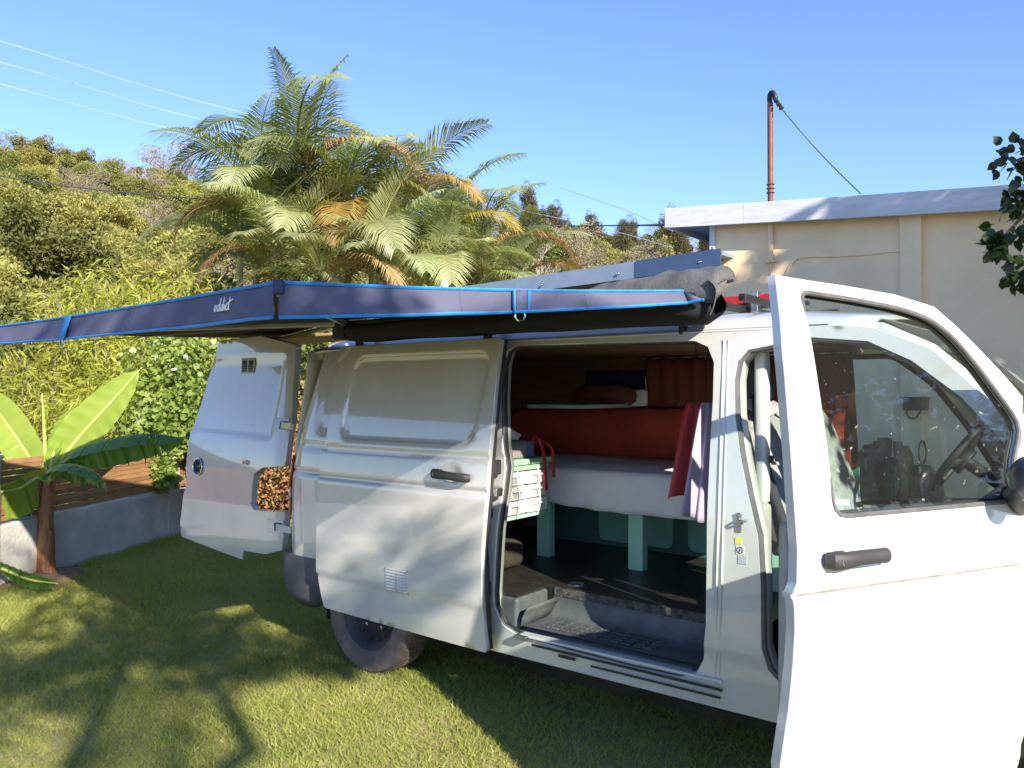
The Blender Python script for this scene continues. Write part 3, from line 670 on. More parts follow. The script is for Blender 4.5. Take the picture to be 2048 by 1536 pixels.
win = WD + [(max(.06, WD[-1][0]-.06), (WD[-1][1]+bz)/2), (max(.075, WB[0][0]-.10), bz+.0), WB[1]]
win = rounded(win, [.03]+[.05]*(len(win)-2)+[.045], 4)
fh = on_door(1708, 1113); FHC = [((fh[0]-.02, fh[1]+.005), .075, .012)]
fdr = panel('front_door', outl, lambda s, z: fdoor(s, z), WHITE, VAN, [win], [([(0, _cz+k), (1.1, _cz+k)], False) for k in (-.009, -.003, .003, .009)]+[([(fh[0]-.02+q*math.cos(a), fh[1]+.005+q*math.sin(a)) for a in np.linspace(0, 2*math.pi, 21)[:-1]], True) for q in (.03, .055, .075)], grid=.03, thick=.035, out=(dn[0], dn[1], 0), bevel=.004)
fdr['label'] = 'sunlit white front door with window, swung wide open'
panel('window_pane', win, lambda s, z: fdoor(s, z, -.016), GLASS, fdr, thick=0, grid=.08)
m = MB(); P = [fdoor(s, z, -.004) for s, z in win]; m.tube(P+[P[0]], .008, 8, False); m.build('window_seal', RUBBER_G, fdr)
m = MB(); P = [fdoor(s, z, -.03) for s, z in win]; m.tube(P+[P[0]], .011, 8, False); m.build('glass_channel', RUBBER, fdr)
# inside of the door: trim, pocket, upper rail
def box_door(name, s0, s1, z0, z1, o0, o1, mat, par, bev=.01):
    m = MB(); q = [fdoor(s, z, o) for o in (o0, o1) for s, z in ((s0, z0), (s1, z0), (s1, z1), (s0, z1))]
    m.add(q, [(0, 1, 2, 3), (7, 6, 5, 4), (0, 4, 5, 1), (1, 5, 6, 2), (2, 6, 7, 3), (3, 7, 4, 0)]); return m.build(name, mat, par, bevel=bev)
box_door('door_trim', .10, .97, .45, bz-.012, -.085, -.04, TRIM, fdr, .02)
box_door('window_rail', .09, .93, bz-.03, bz+.006, -.07, -.02, PLASTIC, fdr, .008)
box_door('arm_rest', .25, .80, .88, .93, -.15, -.085, PLASTIC, fdr, .02)
box_door('door_pocket', .15, .90, .42, .60, -.16, -.085, PLASTIC, fdr, .02)
def PF(a, b, o): return fdoor(fh[0]-a, fh[1]+b, o+.006)
# the handle opens towards the trailing edge: base with the lock at the rear
handle(fdr, lambda a, b, o: fdoor(fh[0]-a*1.0, fh[1]+b, o+.004), .215, .030, PLASTIC)
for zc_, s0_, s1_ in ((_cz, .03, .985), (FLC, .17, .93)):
    m = MB(); m.sheet([[fdoor(s_, zc_+k_, .0006) for s_ in np.linspace(s0_, s1_, 14)] for k_ in (-.0032, .0032)]); m.build('crease_line', pm('crease_shade', (.20, .19, .175), .7, var=.2, vscale=15), fdr)  # thin grey strips paint the shade of the grooves
# etched marks in the lower rear corner of the glass
MARK = pm('etched_mark', (.72, .74, .74), .6, var=.05)
for i in range(8):
    c = on_door(1680+i*3.7, 1006); m = MB(); q = [fdoor(c[0]+a*.0026, c[1]+b*.007, -.0145) for a, b in ((-1, -1), (1, -1), (1, 1), (-1, 1))]; m.add(q, [(0, 1, 2, 3)]); m.build('glass_mark', MARK, fdr)
# mirror
d3 = np.array([dd[0], dd[1], 0]); n3 = np.array([dn[0], dn[1], 0]); z3 = np.array([0, 0, 1.0])
mv = on_door(2040, 1000); c0 = fdoor(mv[0], mv[1], -.004); c1 = at_depth(2058, 965, (fdoor(*mv)-CAM).dot(_fw)-.13)
m = MB(); m.tube([c0, c0*.5+c1*.5+z3*-.01, c1], [.05, .045, .035], 12); arm = m.build('mirror_arm', PLASTIC, fdr)
m = MB(); G = []
for k, sc in zip(np.linspace(0, 1, 9), (.02, .55, .85, .97, 1, .97, .85, .55, .02)):
    c = c1+n3*(-.07+.20*k)+z3*.01; G.append([c+d3*(.055*sc*math.cos(a))+z3*(.075*sc*math.copysign(abs(math.sin(a))**.7, math.sin(a))) for a in np.linspace(0, 2*math.pi, 21)])
m.sheet(G).build('mirror', pm('mirror_shell', (.03, .034, .05), .3, coat=.3), fdr, smooth=60)
# hinges
for z in (.72, 1.05):
    m = MB(); m.tube([fdoor(-.01, z-.04, -.03), fdoor(-.01, z+.04, -.03)], .018, 8); m.build('hinge', WHITE_IN, fdr)
# ------------------------------------------------------------------ rear door, swung out in line with the flank
HB = np.array([-.935, .075])
rdang = math.radians(5.0)
rd = np.array([-math.cos(rdang), -math.sin(rdang)*-.3])   # along the door, away from the hinge
rd = rd/np.linalg.norm(rd); rn = np.array([rd[1], -rd[0]])
if rn[1] > 0: rn = -rn
def rprof(z): return .15*float(smooth01((z-.95)/.95))+.035*float(smooth01((.62-z)/.35))
def rdq(s, z):
    q = rprof(z)+.06*max(0, (.16-s)/.16)**2
    e = 1-abs(z-1.262)/.010
    q += .008*float(smooth01((z-1.25-.03*(s-.5))/.018))*float(smooth01((s-.20)/.04))*float(smooth01((1.77-z)/.02))
    q += groove(z, .80, .05, -.006)
    return q
def rdoor(s, z, o=0.0):
    q = rdq(s, z)-o; p = HB+rd*s-rn*q; return np.array([p[0], p[1], z])
def on_rear(u, v):
    r = ray(u, v); q = 0.0; n3_ = np.array([rn[0], rn[1], 0])
    for _ in range(10):
        H3 = np.array([HB[0], HB[1], 0])-n3_*q; t = (H3-CAM).dot(n3_)/r.dot(n3_); p = CAM+r*t; q = rdq(max(0, (p[:2]-HB).dot(rd)), p[2])
    return ((p[:2]-HB).dot(rd), p[2])
r_px = [(438, 683), (520, 672), (591, 690), (586, 760), (584, 790), (582, 841), (569, 932), (525, 935), (508, 946), (503, 975), (500, 1008), (507, 1020), (568, 1024), (567, 1060), (563, 1100), (530, 1108), (486, 1101), (484, 1119), (420, 1095), (363, 1073), (360, 1045), (365, 1005), (372, 969), (381, 864), (395, 832), (416, 757)]
RD = [on_rear(*p) for p in r_px]
print('rear door s,z', RD[0], RD[2], RD[6], RD[16], RD[20])
rdo = panel('rear_door', RD, lambda s, z: rdoor(s, z), WHITE, VAN, [], [([(0, 1.25+k), (1.1, 1.25+.03*.6+k)], False) for k in (-.01, 0, .018, .03)]+[([(.20, .4), (.20, 1.9)], False), ([(.24, .4), (.24, 1.9)], False)], grid=.035, thick=.045, out=(rn[0], rn[1], 0), bevel=.005)
rdo['label'] = 'open white rear door with emblem, vent and lamp cut-out'
rv = on_rear(498, 731)
vent(rdo, lambda a, b, o: rdoor(rv[0]-a, rv[1]+b, o+.001), .155, .105)
# hinges on plates
for u, v, z0 in ((563, 850, 0), (552, 1053, 0)):
    c = on_rear(u, v); m = MB(); q = [rdoor(c[0]+a, c[1]+b, o) for o in (.002, .010) for a, b in ((-.06, -.042), (.075, -.042), (.075, .042), (-.06, .042))]
    m.add(q, [(0, 1, 2, 3), (7, 6, 5, 4), (0, 4, 5, 1), (1, 5, 6, 2), (2, 6, 7, 3), (3, 7, 4, 0)]); h = m.build('hinge', WHITE, rdo, bevel=.003)
    m = MB(); q = [rdoor(c[0]+a, c[1]+b, o) for o in (.0105, .013) for a, b in ((-.05, -.026), (.0, -.026), (.0, .026), (-.05, .026))]
    m.add(q, [(0, 1, 2, 3), (7, 6, 5, 4), (0, 4, 5, 1), (1, 5, 6, 2), (2, 6, 7, 3), (3, 7, 4, 0)]); m.build('hinge_slot', RUBBER, h)
    m = MB(); m.tube([rdoor(c[0]-.035, c[1]-.022, .02), rdoor(c[0]-.035, c[1]+.022, .02)], .013, 10); m.build('hinge_pin', WHITE_IN, h)
    m = MB(); m.bar(rdoor(c[0]-.035, c[1], .02), np.array([-.86, .06, c[1]]), .02, .04); m.build('hinge_arm', WHITE_IN, h)
# round emblem: ring, letters V and W
em = on_rear(397, 933); RB = .062
def PE(a, b, o): return rdoor(em[0]-a, em[1]+b, o)
DKB = pm('emblem_dark', (.015, .03, .06), .25, coat=.5)
m = MB(); m.sheet([[PE(r_*math.cos(a), r_*math.sin(a), o) for a in np.linspace(0, 2*math.pi, 33)] for r_, o in ((.0001, .006), (RB*.9, .006), (RB, .002))]); eb = m.build('emblem', DKB, rdo)
m = MB(); m.tube([PE(RB*.95*math.cos(a), RB*.95*math.sin(a), .008) for a in np.linspace(0, 2*math.pi, 33)], RB*.075, 8, False); m.build('emblem_ring', CHROME, eb)
def stroke(pts, w, name, mat, par, o=.010):
    m = MB(); m.tube([PE(a*RB, b*RB, o) for a, b in pts], w, 6, True, .5); return m.build(name, mat, par)
for pts in ([(-.36, .78), (0, .10)], [(.36, .78), (0, .10)]): stroke(pts, RB*.085, 'letter_v_stroke', CHROME, eb)
for pts in ([(-.80, .42), (-.40, -.70)], [(-.40, -.70), (0, .02)], [(0, .02), (.40, -.70)], [(.40, -.70), (.80, .42)]): stroke(pts, RB*.085, 'letter_w_stroke', CHROME, eb)
# raised chrome letters
def text_obj(name, body, size, mat, parent, M, shear=0.0, ext=.002, offset=0.0):
    cu = bpy.data.curves.new(name, 'FONT'); cu.body = body; cu.size = size; cu.shear = shear; cu.extrude = ext; cu.align_x = 'CENTER'; cu.align_y = 'CENTER'; cu.offset = offset; cu.resolution_u = 4
    t = bpy.data.objects.new(name, cu); COL.objects.link(t); bpy.context.view_layer.update()
    me = bpy.data.meshes.new_from_object(t.evaluated_get(bpy.context.evaluated_depsgraph_get())); bpy.data.objects.remove(t)
    me.transform(M); return obj(name, me, mat, parent, False)
def frame(o, ex, ey):
    ex = Vector(ex).normalized(); ey = Vector(ey).normalized(); ez = ex.cross(ey).normalized(); ey = ez.cross(ex)
    return Matrix.Translation(Vector(o)) @ Matrix((ex, ey, ez)).transposed().to_4x4()
tp = on_rear(492, 925)
for i, ch in enumerate('TDI'):
    text_obj('letter_'+ch.lower(), ch, .040, CHROME if i < 2 else STEEL, rdo, frame(rdoor(tp[0]+.028-i*.028, tp[1], .006).tolist(), (-rd[0], -rd[1], 0), (0, 0, 1)), 0, .003, .0012)
# faint lower ledge of the number plate housing is on the other leaf; rubber edge on the free side
m = MB(); m.tube([rdoor(s+.004, z, -.03) for s, z in RD[20:]+[RD[0]]], .010, 6); m.build('edge_seal', RUBBER, rdo)
m = MB(); inn = np.array(RD[0:6]+[on_rear(500, 930), on_rear(488, 960), on_rear(486, 1020), on_rear(500, 1035), on_rear(560, 1035)]+RD[14:15]+RD[20:]); ic = inn.mean(0)
panel('inner_panel', [tuple(ic+(p-ic)*.95) for p in inn], lambda s, z: rdoor(s, z, -.055), WHITE_IN, rdo, grid=.1, thick=.015, out=(rn[0], rn[1], 0))
# ------------------------------------------------------------------ inside the van
FLZ = .57
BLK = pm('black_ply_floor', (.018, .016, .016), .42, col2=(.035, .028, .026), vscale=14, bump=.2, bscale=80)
STEP = pm('step_plastic', (.075, .08, .088), .5, col2=(.12, .125, .13), vscale=9, bump=.2, bscale=180)
MINT = pm('mint_paint', (.34, .62, .48), .55, var=.10, vscale=6)
PLY = pm('plywood', (.40, .24, .11), .6, col2=(.30, .16, .065), vscale=3, stretch=(1, 8, 8))
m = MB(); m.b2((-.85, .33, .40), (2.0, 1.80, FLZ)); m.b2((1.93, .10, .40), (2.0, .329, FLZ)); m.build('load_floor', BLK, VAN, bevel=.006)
m = MB(); m.b2((-.80, .06, .40), (.875, .329, FLZ-.012)); m.build('pillar_base', STEP, VAN, bevel=.02); m = MB(); m.b2((-.80, .07, FLZ-.0115), (.87, .329, FLZ-.001)); m.build('floor_strip', BLK, VAN)
# chipped floor edge
ED = pm('chipped_edge', (.13, .12, .11), .8, col2=(.04, .037, .035), vscale=45, bump=.5, bscale=120)
m = MB(); m.b2((.91, .322, FLZ-.045), (1.92, .3315, FLZ-.004)); m.build('floor_edge', ED, VAN)
for i in range(14):
    q = random.random(); m = MB(); c = np.array([.95+.9*q, .30-.12*random.random()**2*(q > .4), FLZ-.055 if False else .5]); 
m = MB(); m.sheet([[(.905, .055, .435), (1.925, .055, .435)], [(.905, .10, .428), (1.925, .10, .428)], [(.905, .27, .432), (1.925, .27, .432)], [(.905, .30, .445), (1.925, .30, .445)], [(.905, .325, .50), (1.925, .325, .50)], [(.905, .327, .53), (1.925, .327, .53)]]); m.build('step', STEP, VAN, smooth=60)
for i in range(11):
    for k in range(4):
        MB().box((1.0+i*.055, .12+k*.04, .4325), (.036, .020, .005)).build('tread_rib', STEP, VAN, smooth=False)
for x in (.905, 1.925):
    m = MB(); m.sheet([[(x+(.05 if x < 1 else -.05)*k**2, y, .43+.10*k) for y in (.05, .2, .33)] for k in (0, .4, .7, 1.0)]); m.build('step_end', STEP, VAN, smooth=60, solid=.006)
m = MB(); m.lathe([(.0, .002), (.028, .002), (.034, .006), (.042, .006), (.045, 0)], (.98, .42, FLZ), 'z', 24); m.build('tie_down_ring', STEEL, VAN)
# sill rails below the opening
sillL = [at_surf(u, v, lambda x, z: prof(z)) for u, v in ((985, 1275), (1425, 1402))]
m = MB(); m.bar((.93, .030, .405), (1.93, .030, .405), .05, .012); m.build('sill_step', WHITE_IN, VAN, bevel=.003)
m = MB(); m.bar((1.0, .0095, .372), (1.93, .0095, .372), .008, .009); m.build('door_rail_slot', RUBBER, VAN)
m = MB(); m.bar((1.32, .016, .338), (1.92, .016, .338), .010, .006); m.build('door_rail_slot', RUBBER, VAN)
m = MB(); m.bar((1.15, .0105, .352), (1.24, .0105, .352), .008, .012); m.build('drain_slot', RUBBER, VAN)
m = MB(); m.box((.95, .01, .40), (.07, .05, .018)); m.build('roller_arm', STEEL, VAN, bevel=.003)
# linings
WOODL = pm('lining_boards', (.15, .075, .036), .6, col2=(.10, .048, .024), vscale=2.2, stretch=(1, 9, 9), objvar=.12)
for i in range(9):
    y0 = .22+i*.165; m = MB(); m.b2((-.72, y0+.003, 1.775), (1.98, y0+.162, 1.79)); m.build('ceiling_board', WOODL, VAN, bevel=.003)
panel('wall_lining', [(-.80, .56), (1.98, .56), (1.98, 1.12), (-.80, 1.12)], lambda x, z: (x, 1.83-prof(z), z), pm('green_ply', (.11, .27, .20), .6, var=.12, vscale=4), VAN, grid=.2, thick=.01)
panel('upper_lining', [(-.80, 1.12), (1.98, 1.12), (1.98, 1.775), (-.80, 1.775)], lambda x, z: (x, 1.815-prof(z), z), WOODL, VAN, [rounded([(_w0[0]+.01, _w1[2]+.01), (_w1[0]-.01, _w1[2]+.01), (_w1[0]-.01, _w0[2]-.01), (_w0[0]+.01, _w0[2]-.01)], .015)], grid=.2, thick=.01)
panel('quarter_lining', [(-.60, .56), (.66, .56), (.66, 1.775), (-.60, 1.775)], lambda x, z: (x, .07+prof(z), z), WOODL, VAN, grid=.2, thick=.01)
m = MB(); m.b2((_w0[0], 1.70, _w1[2]+.062), (_w1[0], 1.706, _w0[2]+.01)); m.build('window_blind', pm('navy_cloth', (.015, .02, .05), .9), VAN)
# raised green panels with rounded corners on the far wall, each with a finger hole
gp = pm('green_panel', (.20, .46, .35), .5, var=.10, vscale=5)
for x0, x1 in ((.50, 1.02), (1.12, 1.88)):
    panel('cabinet_panel', rounded([(x0, .60), (x1, .60), (x1, .97), (x0, .97)], .05), lambda x, z: (x, 1.42, z), gp, VAN, grid=.15, thick=.015)
    MB().tube([((x0+x1)/2, 1.405, .84), ((x0+x1)/2, 1.412, .84)], .012, 10).build('finger_hole', RUBBER, VAN)
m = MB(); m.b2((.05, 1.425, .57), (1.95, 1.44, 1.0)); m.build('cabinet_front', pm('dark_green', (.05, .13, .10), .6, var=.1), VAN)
# partition behind the cab on the left half and B pillar trims
m = MB(); m.b2((1.985, .13, .42), (2.06, .22, 1.10)); m.build('belt_pillar_trim', TRIM, VAN, bevel=.02)
m = MB(); m.b2((1.99, .19, 1.09), (2.04, .26, 1.72)); m.build('belt_pillar_upper_trim', WHITE_IN, VAN, bevel=.015)
bpl = [at_surf(u, v, lambda x, z: prof(z)) for u, v in ((1457, 680), (1452, 850), (1446, 1050), (1441, 1250), (1438, 1408))]
m = MB(); m.tube([p+np.array([0, -.001, 0]) for p in spline(bpl, 16)], .0035, 6); m.build('pillar_seam', WHITE_IN, VAN)
m = MB(); m.tube([p+np.array([-.02, -.001, 0]) for p in spline(bpl, 16)], .005, 6); m.build('pillar_crease', WHITE, VAN)
# striker and sticker on the pillar
p = at_surf(1478, 1045, lambda x, z: prof(z)); m = MB(); m.box(p+np.array([0, -.003, 0]), (.022, .008, .075)); st = m.build('striker_plate', STEEL, VAN, bevel=.003)
m = MB(); m.tube([p+np.array(q) for q in ((0, -.005, .012), (.006, -.026, .012), (.024, -.03, .010), (.03, -.006, .008))], .005, 6); m.build('striker_hoop', STEEL, st)
for (u, v), w, h, c, nm in (((1477, 1082), .026, .026, (.75, .70, .10), 'yellow_label'), ((1480, 1100), .030, .034, (.82, .82, .80), 'warning_label'), ((1485, 1120), .034, .030, (.45, .47, .52), 'grey_label')):
    q = at_surf(u, v, lambda x, z: prof(z)); m = MB(); m.b2((q[0]-w/2, q[1]-.0025, q[2]-h/2), (q[0]+w/2, q[1]-.0005, q[2]+h/2)); lb = m.build(nm, pm(nm, c, .5, var=.05), VAN)
    if nm == 'warning_label':
        m = MB(); m.tube([(q[0]+.012*math.cos(a), q[1]-.003, q[2]+.012*math.sin(a)) for a in np.linspace(0, 2*math.pi, 17)], .0016, 5, False); m.tube([(q[0]-.004, q[1]-.003, q[2]-.008), (q[0]+.002, q[1]-.003, q[2]), (q[0]-.002, q[1]-.003, q[2]+.007)], .0022, 5); m.build('label_symbol', RUBBER, lb)
# seats
def seat(x, y, nm):
    m = MB(); G = []
    def cs(w, d, c, t=0): return [(c[0]+d*math.copysign(abs(math.cos(a))**.5, math.cos(a)), c[1]+w*math.copysign(abs(math.sin(a))**.5, math.sin(a)), c[2]) for a in np.linspace(0, 2*math.pi, 21)]
    G = [cs(.19, .03, (x+.17, y, .86)), cs(.23, .07, (x+.16, y, .87)), cs(.245, .085, (x+.12, y, 1.0)), cs(.245, .08, (x+.05, y, 1.2)), cs(.225, .07, (x-.01, y, 1.38)), cs(.16, .05, (x-.03, y, 1.45)), cs(.05, .01, (x-.035, y, 1.47))]
    b = m.sheet(G).build('seat_back', SEAT, VAN, smooth=60)
    m = MB(); G = [cs(.09, .02, (x-.04, y, 1.50)), cs(.125, .045, (x-.035, y, 1.53)), cs(.13, .05, (x-.04, y, 1.62)), cs(.11, .04, (x-.05, y, 1.70)), cs(.04, .01, (x-.05, y, 1.72))]; hr = m.sheet(G).build('headrest', pm('headrest_cloth', (.09, .095, .115), .85, var=.15, vscale=20), b, smooth=60)
    for s in (-.05, .05):
        MB().tube([(x-.035, y+s, 1.42), (x-.037, y+s, 1.56)], .007, 6).build('headrest_rod', STEEL, b)
    m = MB(); G = [cs(.22, .24, (x+.40, y, .74)), cs(.245, .265, (x+.40, y, .77)), cs(.25, .27, (x+.40, y, .83)), cs(.23, .25, (x+.40, y, .875)), cs(.10, .1, (x+.40, y, .885))]; m.sheet(G).build('seat_cushion', SEAT, VAN, smooth=60)
    m = MB(); m.b2((x+.16, y-.21, .42), (x+.62, y+.21, .745)); m.build('seat_base', PLASTIC, VAN, bevel=.02)
seat(1.92, .52, 'p'); seat(1.86, 1.38, 'd')
# dashboard, wheel, cab floor
m = MB(); m.b2((2.0, .12, .38), (3.4, 1.78, .44)); m.build('cab_floor', RUBBER, VAN)
dp = [(2.78, .78), (2.74, 1.0), (2.76, 1.15), (2.84, 1.20), (3.0, 1.205), (3.40, 1.10), (3.45, .5), (2.95, .5), (2.85, .7)]
m = MB(); m.prism([(x, .13, z) for x, z in dp], (0, .13, 0), (0, 1.77, 0)); m.build('dashboard', pm('dash_plastic', (.13, .135, .14), .65, var=.1, bump=.1, bscale=300), VAN, bevel=.02)
m = MB(); m.lathe([(0, 0), (.14, 0), (.16, -.02), (.17, -.06)], (2.97, 1.38, 1.25), 'z', 20); m.build('instrument_hood', PLASTIC, VAN)
wc = np.array([2.55, 1.38, 1.235]); ax = Vector((-.82, 0, .57)).normalized(); e1 = np.array([0, 1, 0.]); e2 = np.cross(np.array(ax), e1)
m = MB(); m.tube([wc+.19*(math.cos(a)*e1+math.sin(a)*e2) for a in np.linspace(0, 2*math.pi, 41)], .017, 10, False); sw = m.build('steering_wheel', RUBBER, VAN)
for a in (math.radians(10), math.radians(170), math.radians(270)):
    m = MB(); m.bar(wc-np.array(ax)*.03, wc+.18*(math.cos(a)*e1+math.sin(a)*e2), .035, .018, up=tuple(ax)); m.build('wheel_spoke', PLASTIC, sw, bevel=.004)
m = MB(); m.tube([wc-np.array(ax)*.05, wc-np.array(ax)*.005], [.07, .065], 16); m.build('wheel_hub', PLASTIC, sw, bevel=.006)
m = MB(); m.tube([wc-np.array(ax)*.05, wc-np.array(ax)*.40], .03, 10); m.build('steering_column', PLASTIC, VAN)
m = MB(); m.tube([(2.66, .95, .80), (2.60, .95, .95), (2.57, .95, 1.03)], [.03, .02, .012], 10); gs = m.build('gear_lever', PLASTIC, VAN)
m = MB(); m.tube([(2.573, .95, 1.02), (2.568, .95, 1.04), (2.56, .95, 1.075), (2.555, .95, 1.09)], [.02, .03, .03, .01], 12); m.build('gear_knob', RUBBER, gs)
# seat belt
BELT = pm('belt_webbing', (.03, .032, .037), .8, bump=.2, bscale=400)
def ribbon(pts, w, wd_, name, mat, par, n=26):
    P = spline(pts, n); wd_ = np.array(wd_, float); m = MB(); m.sheet([P-wd_*w/2, P+wd_*w/2]); return m.build(name, mat, par, solid=.0025)
ribbon([at_y(u_, v_, .25) for u_, v_ in ((1512, 790), (1519, 870), (1533, 940), (1552, 1000), (1566, 1045), (1572, 1085))], .042, (.8, .55, 0), 'seat_belt', BELT, VAN)
ribbon([at_y(u_, v_, .22) for u_, v_ in ((1516, 900), (1530, 1000), (1548, 1085))], .03, (.8, .4, 0), 'seat_belt', BELT, VAN)
bt_ = at_y(1535, 918, .235); m = MB(); m.box(bt_, (.05, .018, .03)); bk = m.build('belt_tongue', PLASTIC, VAN, bevel=.004)
m = MB(); m.box(bt_+np.array([.035, -.005, -.015]), (.035, .006, .014)); m.build('belt_tongue_blade', CHROME, bk)
m = MB(); m.tube([(2.14, .28, .83), (2.2, .26, .80), (2.24, .24, .72)], [.05, .045, .04], 10); m.build('belt_buckle_stalk', PLASTIC, VAN)
# ------------------------------------------------------------------ loose things in the load bay
CLOTH_W = pm('white_sheet', (.78, .78, .82), .9, var=.05, vscale=5, bump=.2, bscale=25)
RED = pm('rust_red_cloth', (.44, .06, .032), .9, var=.18, vscale=6, bump=.25, bscale=30)
bed = thing('bed', 'mint green bed bench on posts along the far side of the van', 'bed', (.95, 1.3, FLZ))
for x in (-.30, .44, 1.06, 1.86):
    m = MB(); m.b2((x-.045, .885, FLZ), (x+.045, .945, .985)); m.build('leg', MINT, bed, bevel=.004)
m = MB(); m.b2((-.34, .90, .985), (1.95, 1.66, 1.005)); m.build('bed_board', MINT, bed, bevel=.003)
m = MB(); m.b2((-.34, .889, .93), (1.95, .905, .984)); m.build('front_rail', MINT, bed)
mt = thing('mattress', 'mattress under a white sheet hanging over the edge of the bed', 'mattress', (.95, 1.3, 1.006))
m = MB(); m.b2((-.33, .90, 1.0065), (1.95, 1.66, 1.095)); m.build('mattress_core', CLOTH_W, mt, bevel=.03)
G = []; xs = np.linspace(-.34, 1.96, 74)
for t, (y, z) in enumerate([(1.655, 1.125), (1.45, 1.115), (1.2, 1.118), (1.0, 1.112), (.93, 1.108), (.895, 1.098), (.882, 1.08), (.874, 1.05), (.868, 1.01), (.862, .97), (.858, .935), (.856, .90)]):
    row = []
    for x in xs:
        k = max(0, t-5)/6; w = .015*math.sin(x*23+math.sin(x*7)*2+t*.15)*k+.004*math.sin(x*41)*k
        fl = .010*math.sin(y*38+x*2+math.sin(x*5))*(t < 5)+.004*math.sin(y*75+math.sin(x*3))*(t < 5)
        row.append((x, y-w-.0, z+fl+k*(.035*((x-1.0))**2+.03*float(smooth01((.9-x)/.8))-.02)))
    G.append(row)
MB().sheet(G).build('bed_sheet', CLOTH_W, mt, smooth=True, solid=.004)
bb = thing('backrest_cushion', 'long rust red cloth backrest cushion standing on the bed', 'cushion', (1.0, 1.6, 1.12))
G = []
for k, (y, z) in enumerate([(1.66, 1.11), (1.60, 1.115), (1.575, 1.14), (1.565, 1.22), (1.57, 1.32), (1.585, 1.40), (1.61, 1.445), (1.65, 1.455), (1.70, 1.44), (1.71, 1.2), (1.70, 1.11)]):
    G.append([(x, y+.008*math.sin(x*9+k*.8)+.004*math.sin(x*31+k*1.7), z-.02*max(0, 1.0-x)*(z > 1.3)+.008*math.sin(x*6)*(z > 1.3)) for x in np.linspace(-.34, 1.97, 56)])
MB().sheet(G).build('cushion_cover', RED, bb, smooth=True)
# curtain hanging on the right half of the far wall
cu = thing('curtain', 'dark rust brown curtain hanging beside the small window of the van', 'curtain', (1.7, 1.6, 1.46))
G = [[(x, 1.635+.014*math.sin(x*60+z*2)+.06*(1.76-z)*0-(.0), z) for x in np.linspace(_w1[0]+.04, 1.975, 60)] for z in np.linspace(1.455, 1.765, 6)]
MB().sheet(G).build('curtain_cloth', pm('curtain_cloth', (.15, .035, .025), .9, var=.15), cu, smooth=True, solid=.003)
MB().tube([(_w1[0]+.02, 1.635, 1.767), (1.98, 1.635, 1.767)], .006, 8).build('curtain_rail', STEEL, cu)
# pillow and white cover behind the window
pl = MB(); G = []
for k, r_ in zip(np.linspace(-1, 1, 9), (.05, .5, .8, .95, 1, .95, .8, .5, .05)):
    G.append([(.46+.24*r_*math.copysign(abs(math.cos(a))**.7, math.cos(a)), 1.56+.07*k, 1.52+.075*r_*math.copysign(abs(math.sin(a))**.7, math.sin(a))) for a in np.linspace(0, 2*math.pi, 25)])
tag(pl.sheet(G).build('pillow', pm('rust_pillow', (.16, .05, .035), .9, var=.12), None, smooth=True), 'dull rust pillow propped on top of the backrest cushion', 'pillow')
wf0, wf1 = at_y(1170, 780, 1.66), at_y(1300, 803, 1.66)
tag(MB().b2((wf0[0]+.04, 1.60, wf1[2]-.03), (wf1[0], 1.69, wf0[2]+.002)).build('folded_sheet', CLOTH_W, None, bevel=.015), 'folded white sheet lying behind the backrest cushion below the small window', 'sheet')
# mint shelf at the rear of the bay
tag(MB().b2((.24, 1.0, 1.447), (.64, 1.715, 1.470)).build('wall_shelf', MINT, None, bevel=.003), 'mint painted shelf board above the rear end of the bed', 'shelf')
# drawer unit facing forward
DX, DY0, DY1 = .60, .30, .69
un = thing('drawer_unit', 'stack of six white plastic drawers under a mint green top, by the door pillar', 'drawers', (.45, .5, .90))
WPL = pm('white_plastic', (.72, .73, .72), .35, var=.05, vscale=15)
m = MB(); m.b2((.24, DY0, 1.125), (DX+.02, DY1, 1.15)); m.b2((.24, DY0, 1.155), (DX+.03, DY1+.015, 1.185)); m.build('top_board', pm('light_green', (.28, .55, .33), .5, var=.06), un, bevel=.003)
m = MB(); m.b2((.25, DY0+.004, .885), (DX-.03, DY1-.004, 1.126)); m.build('drawer_carcass', WPL, un)
m = MB(); m.b2((.24, DY0, .865), (DX, DY1, .884)); m.b2((.24, DY0, .57), (.27, DY1, .866)); m.b2((DX-.35, DY0, .57), (DX-.32, DY0+.03, .866)); m.build('stand', MINT, un)
for r_ in range(3):
    for c in range(2):
        y0 = DY0+.008+c*.19; z0 = .89+r_*.078
        d = MB(); d.b2((DX-.03, y0, z0), (DX+.005+.012*((r_+c) % 2), y0+.182, z0+.070)); dr = d.build('drawer', WPL, un, bevel=.006)
        xf = DX+.005+.012*((r_+c) % 2)
        h = MB(); h.b2((xf, y0+.055, z0+.012), (xf+.003, y0+.125, z0+.045)); h.build('drawer_recess', pm('grey_plastic', (.42, .43, .45), .4, var=.05), dr)
        h = MB(); h.b2((xf, y0+.050, z0+.045), (xf+.016, y0+.130, z0+.053)); h.build('drawer_pull', WPL, dr, bevel=.002)
for y in (.40, .585):
    m = MB(); m.tube([(DX+.024, y-.01, 1.15), (DX+.03, y-.004, 1.05), (DX+.03, y+.01, .95), (DX+.01, y+.012, .87)], .003, 6); m.build('elastic_cord', pm('cord_white', (.8, .8, .78), .7), un)
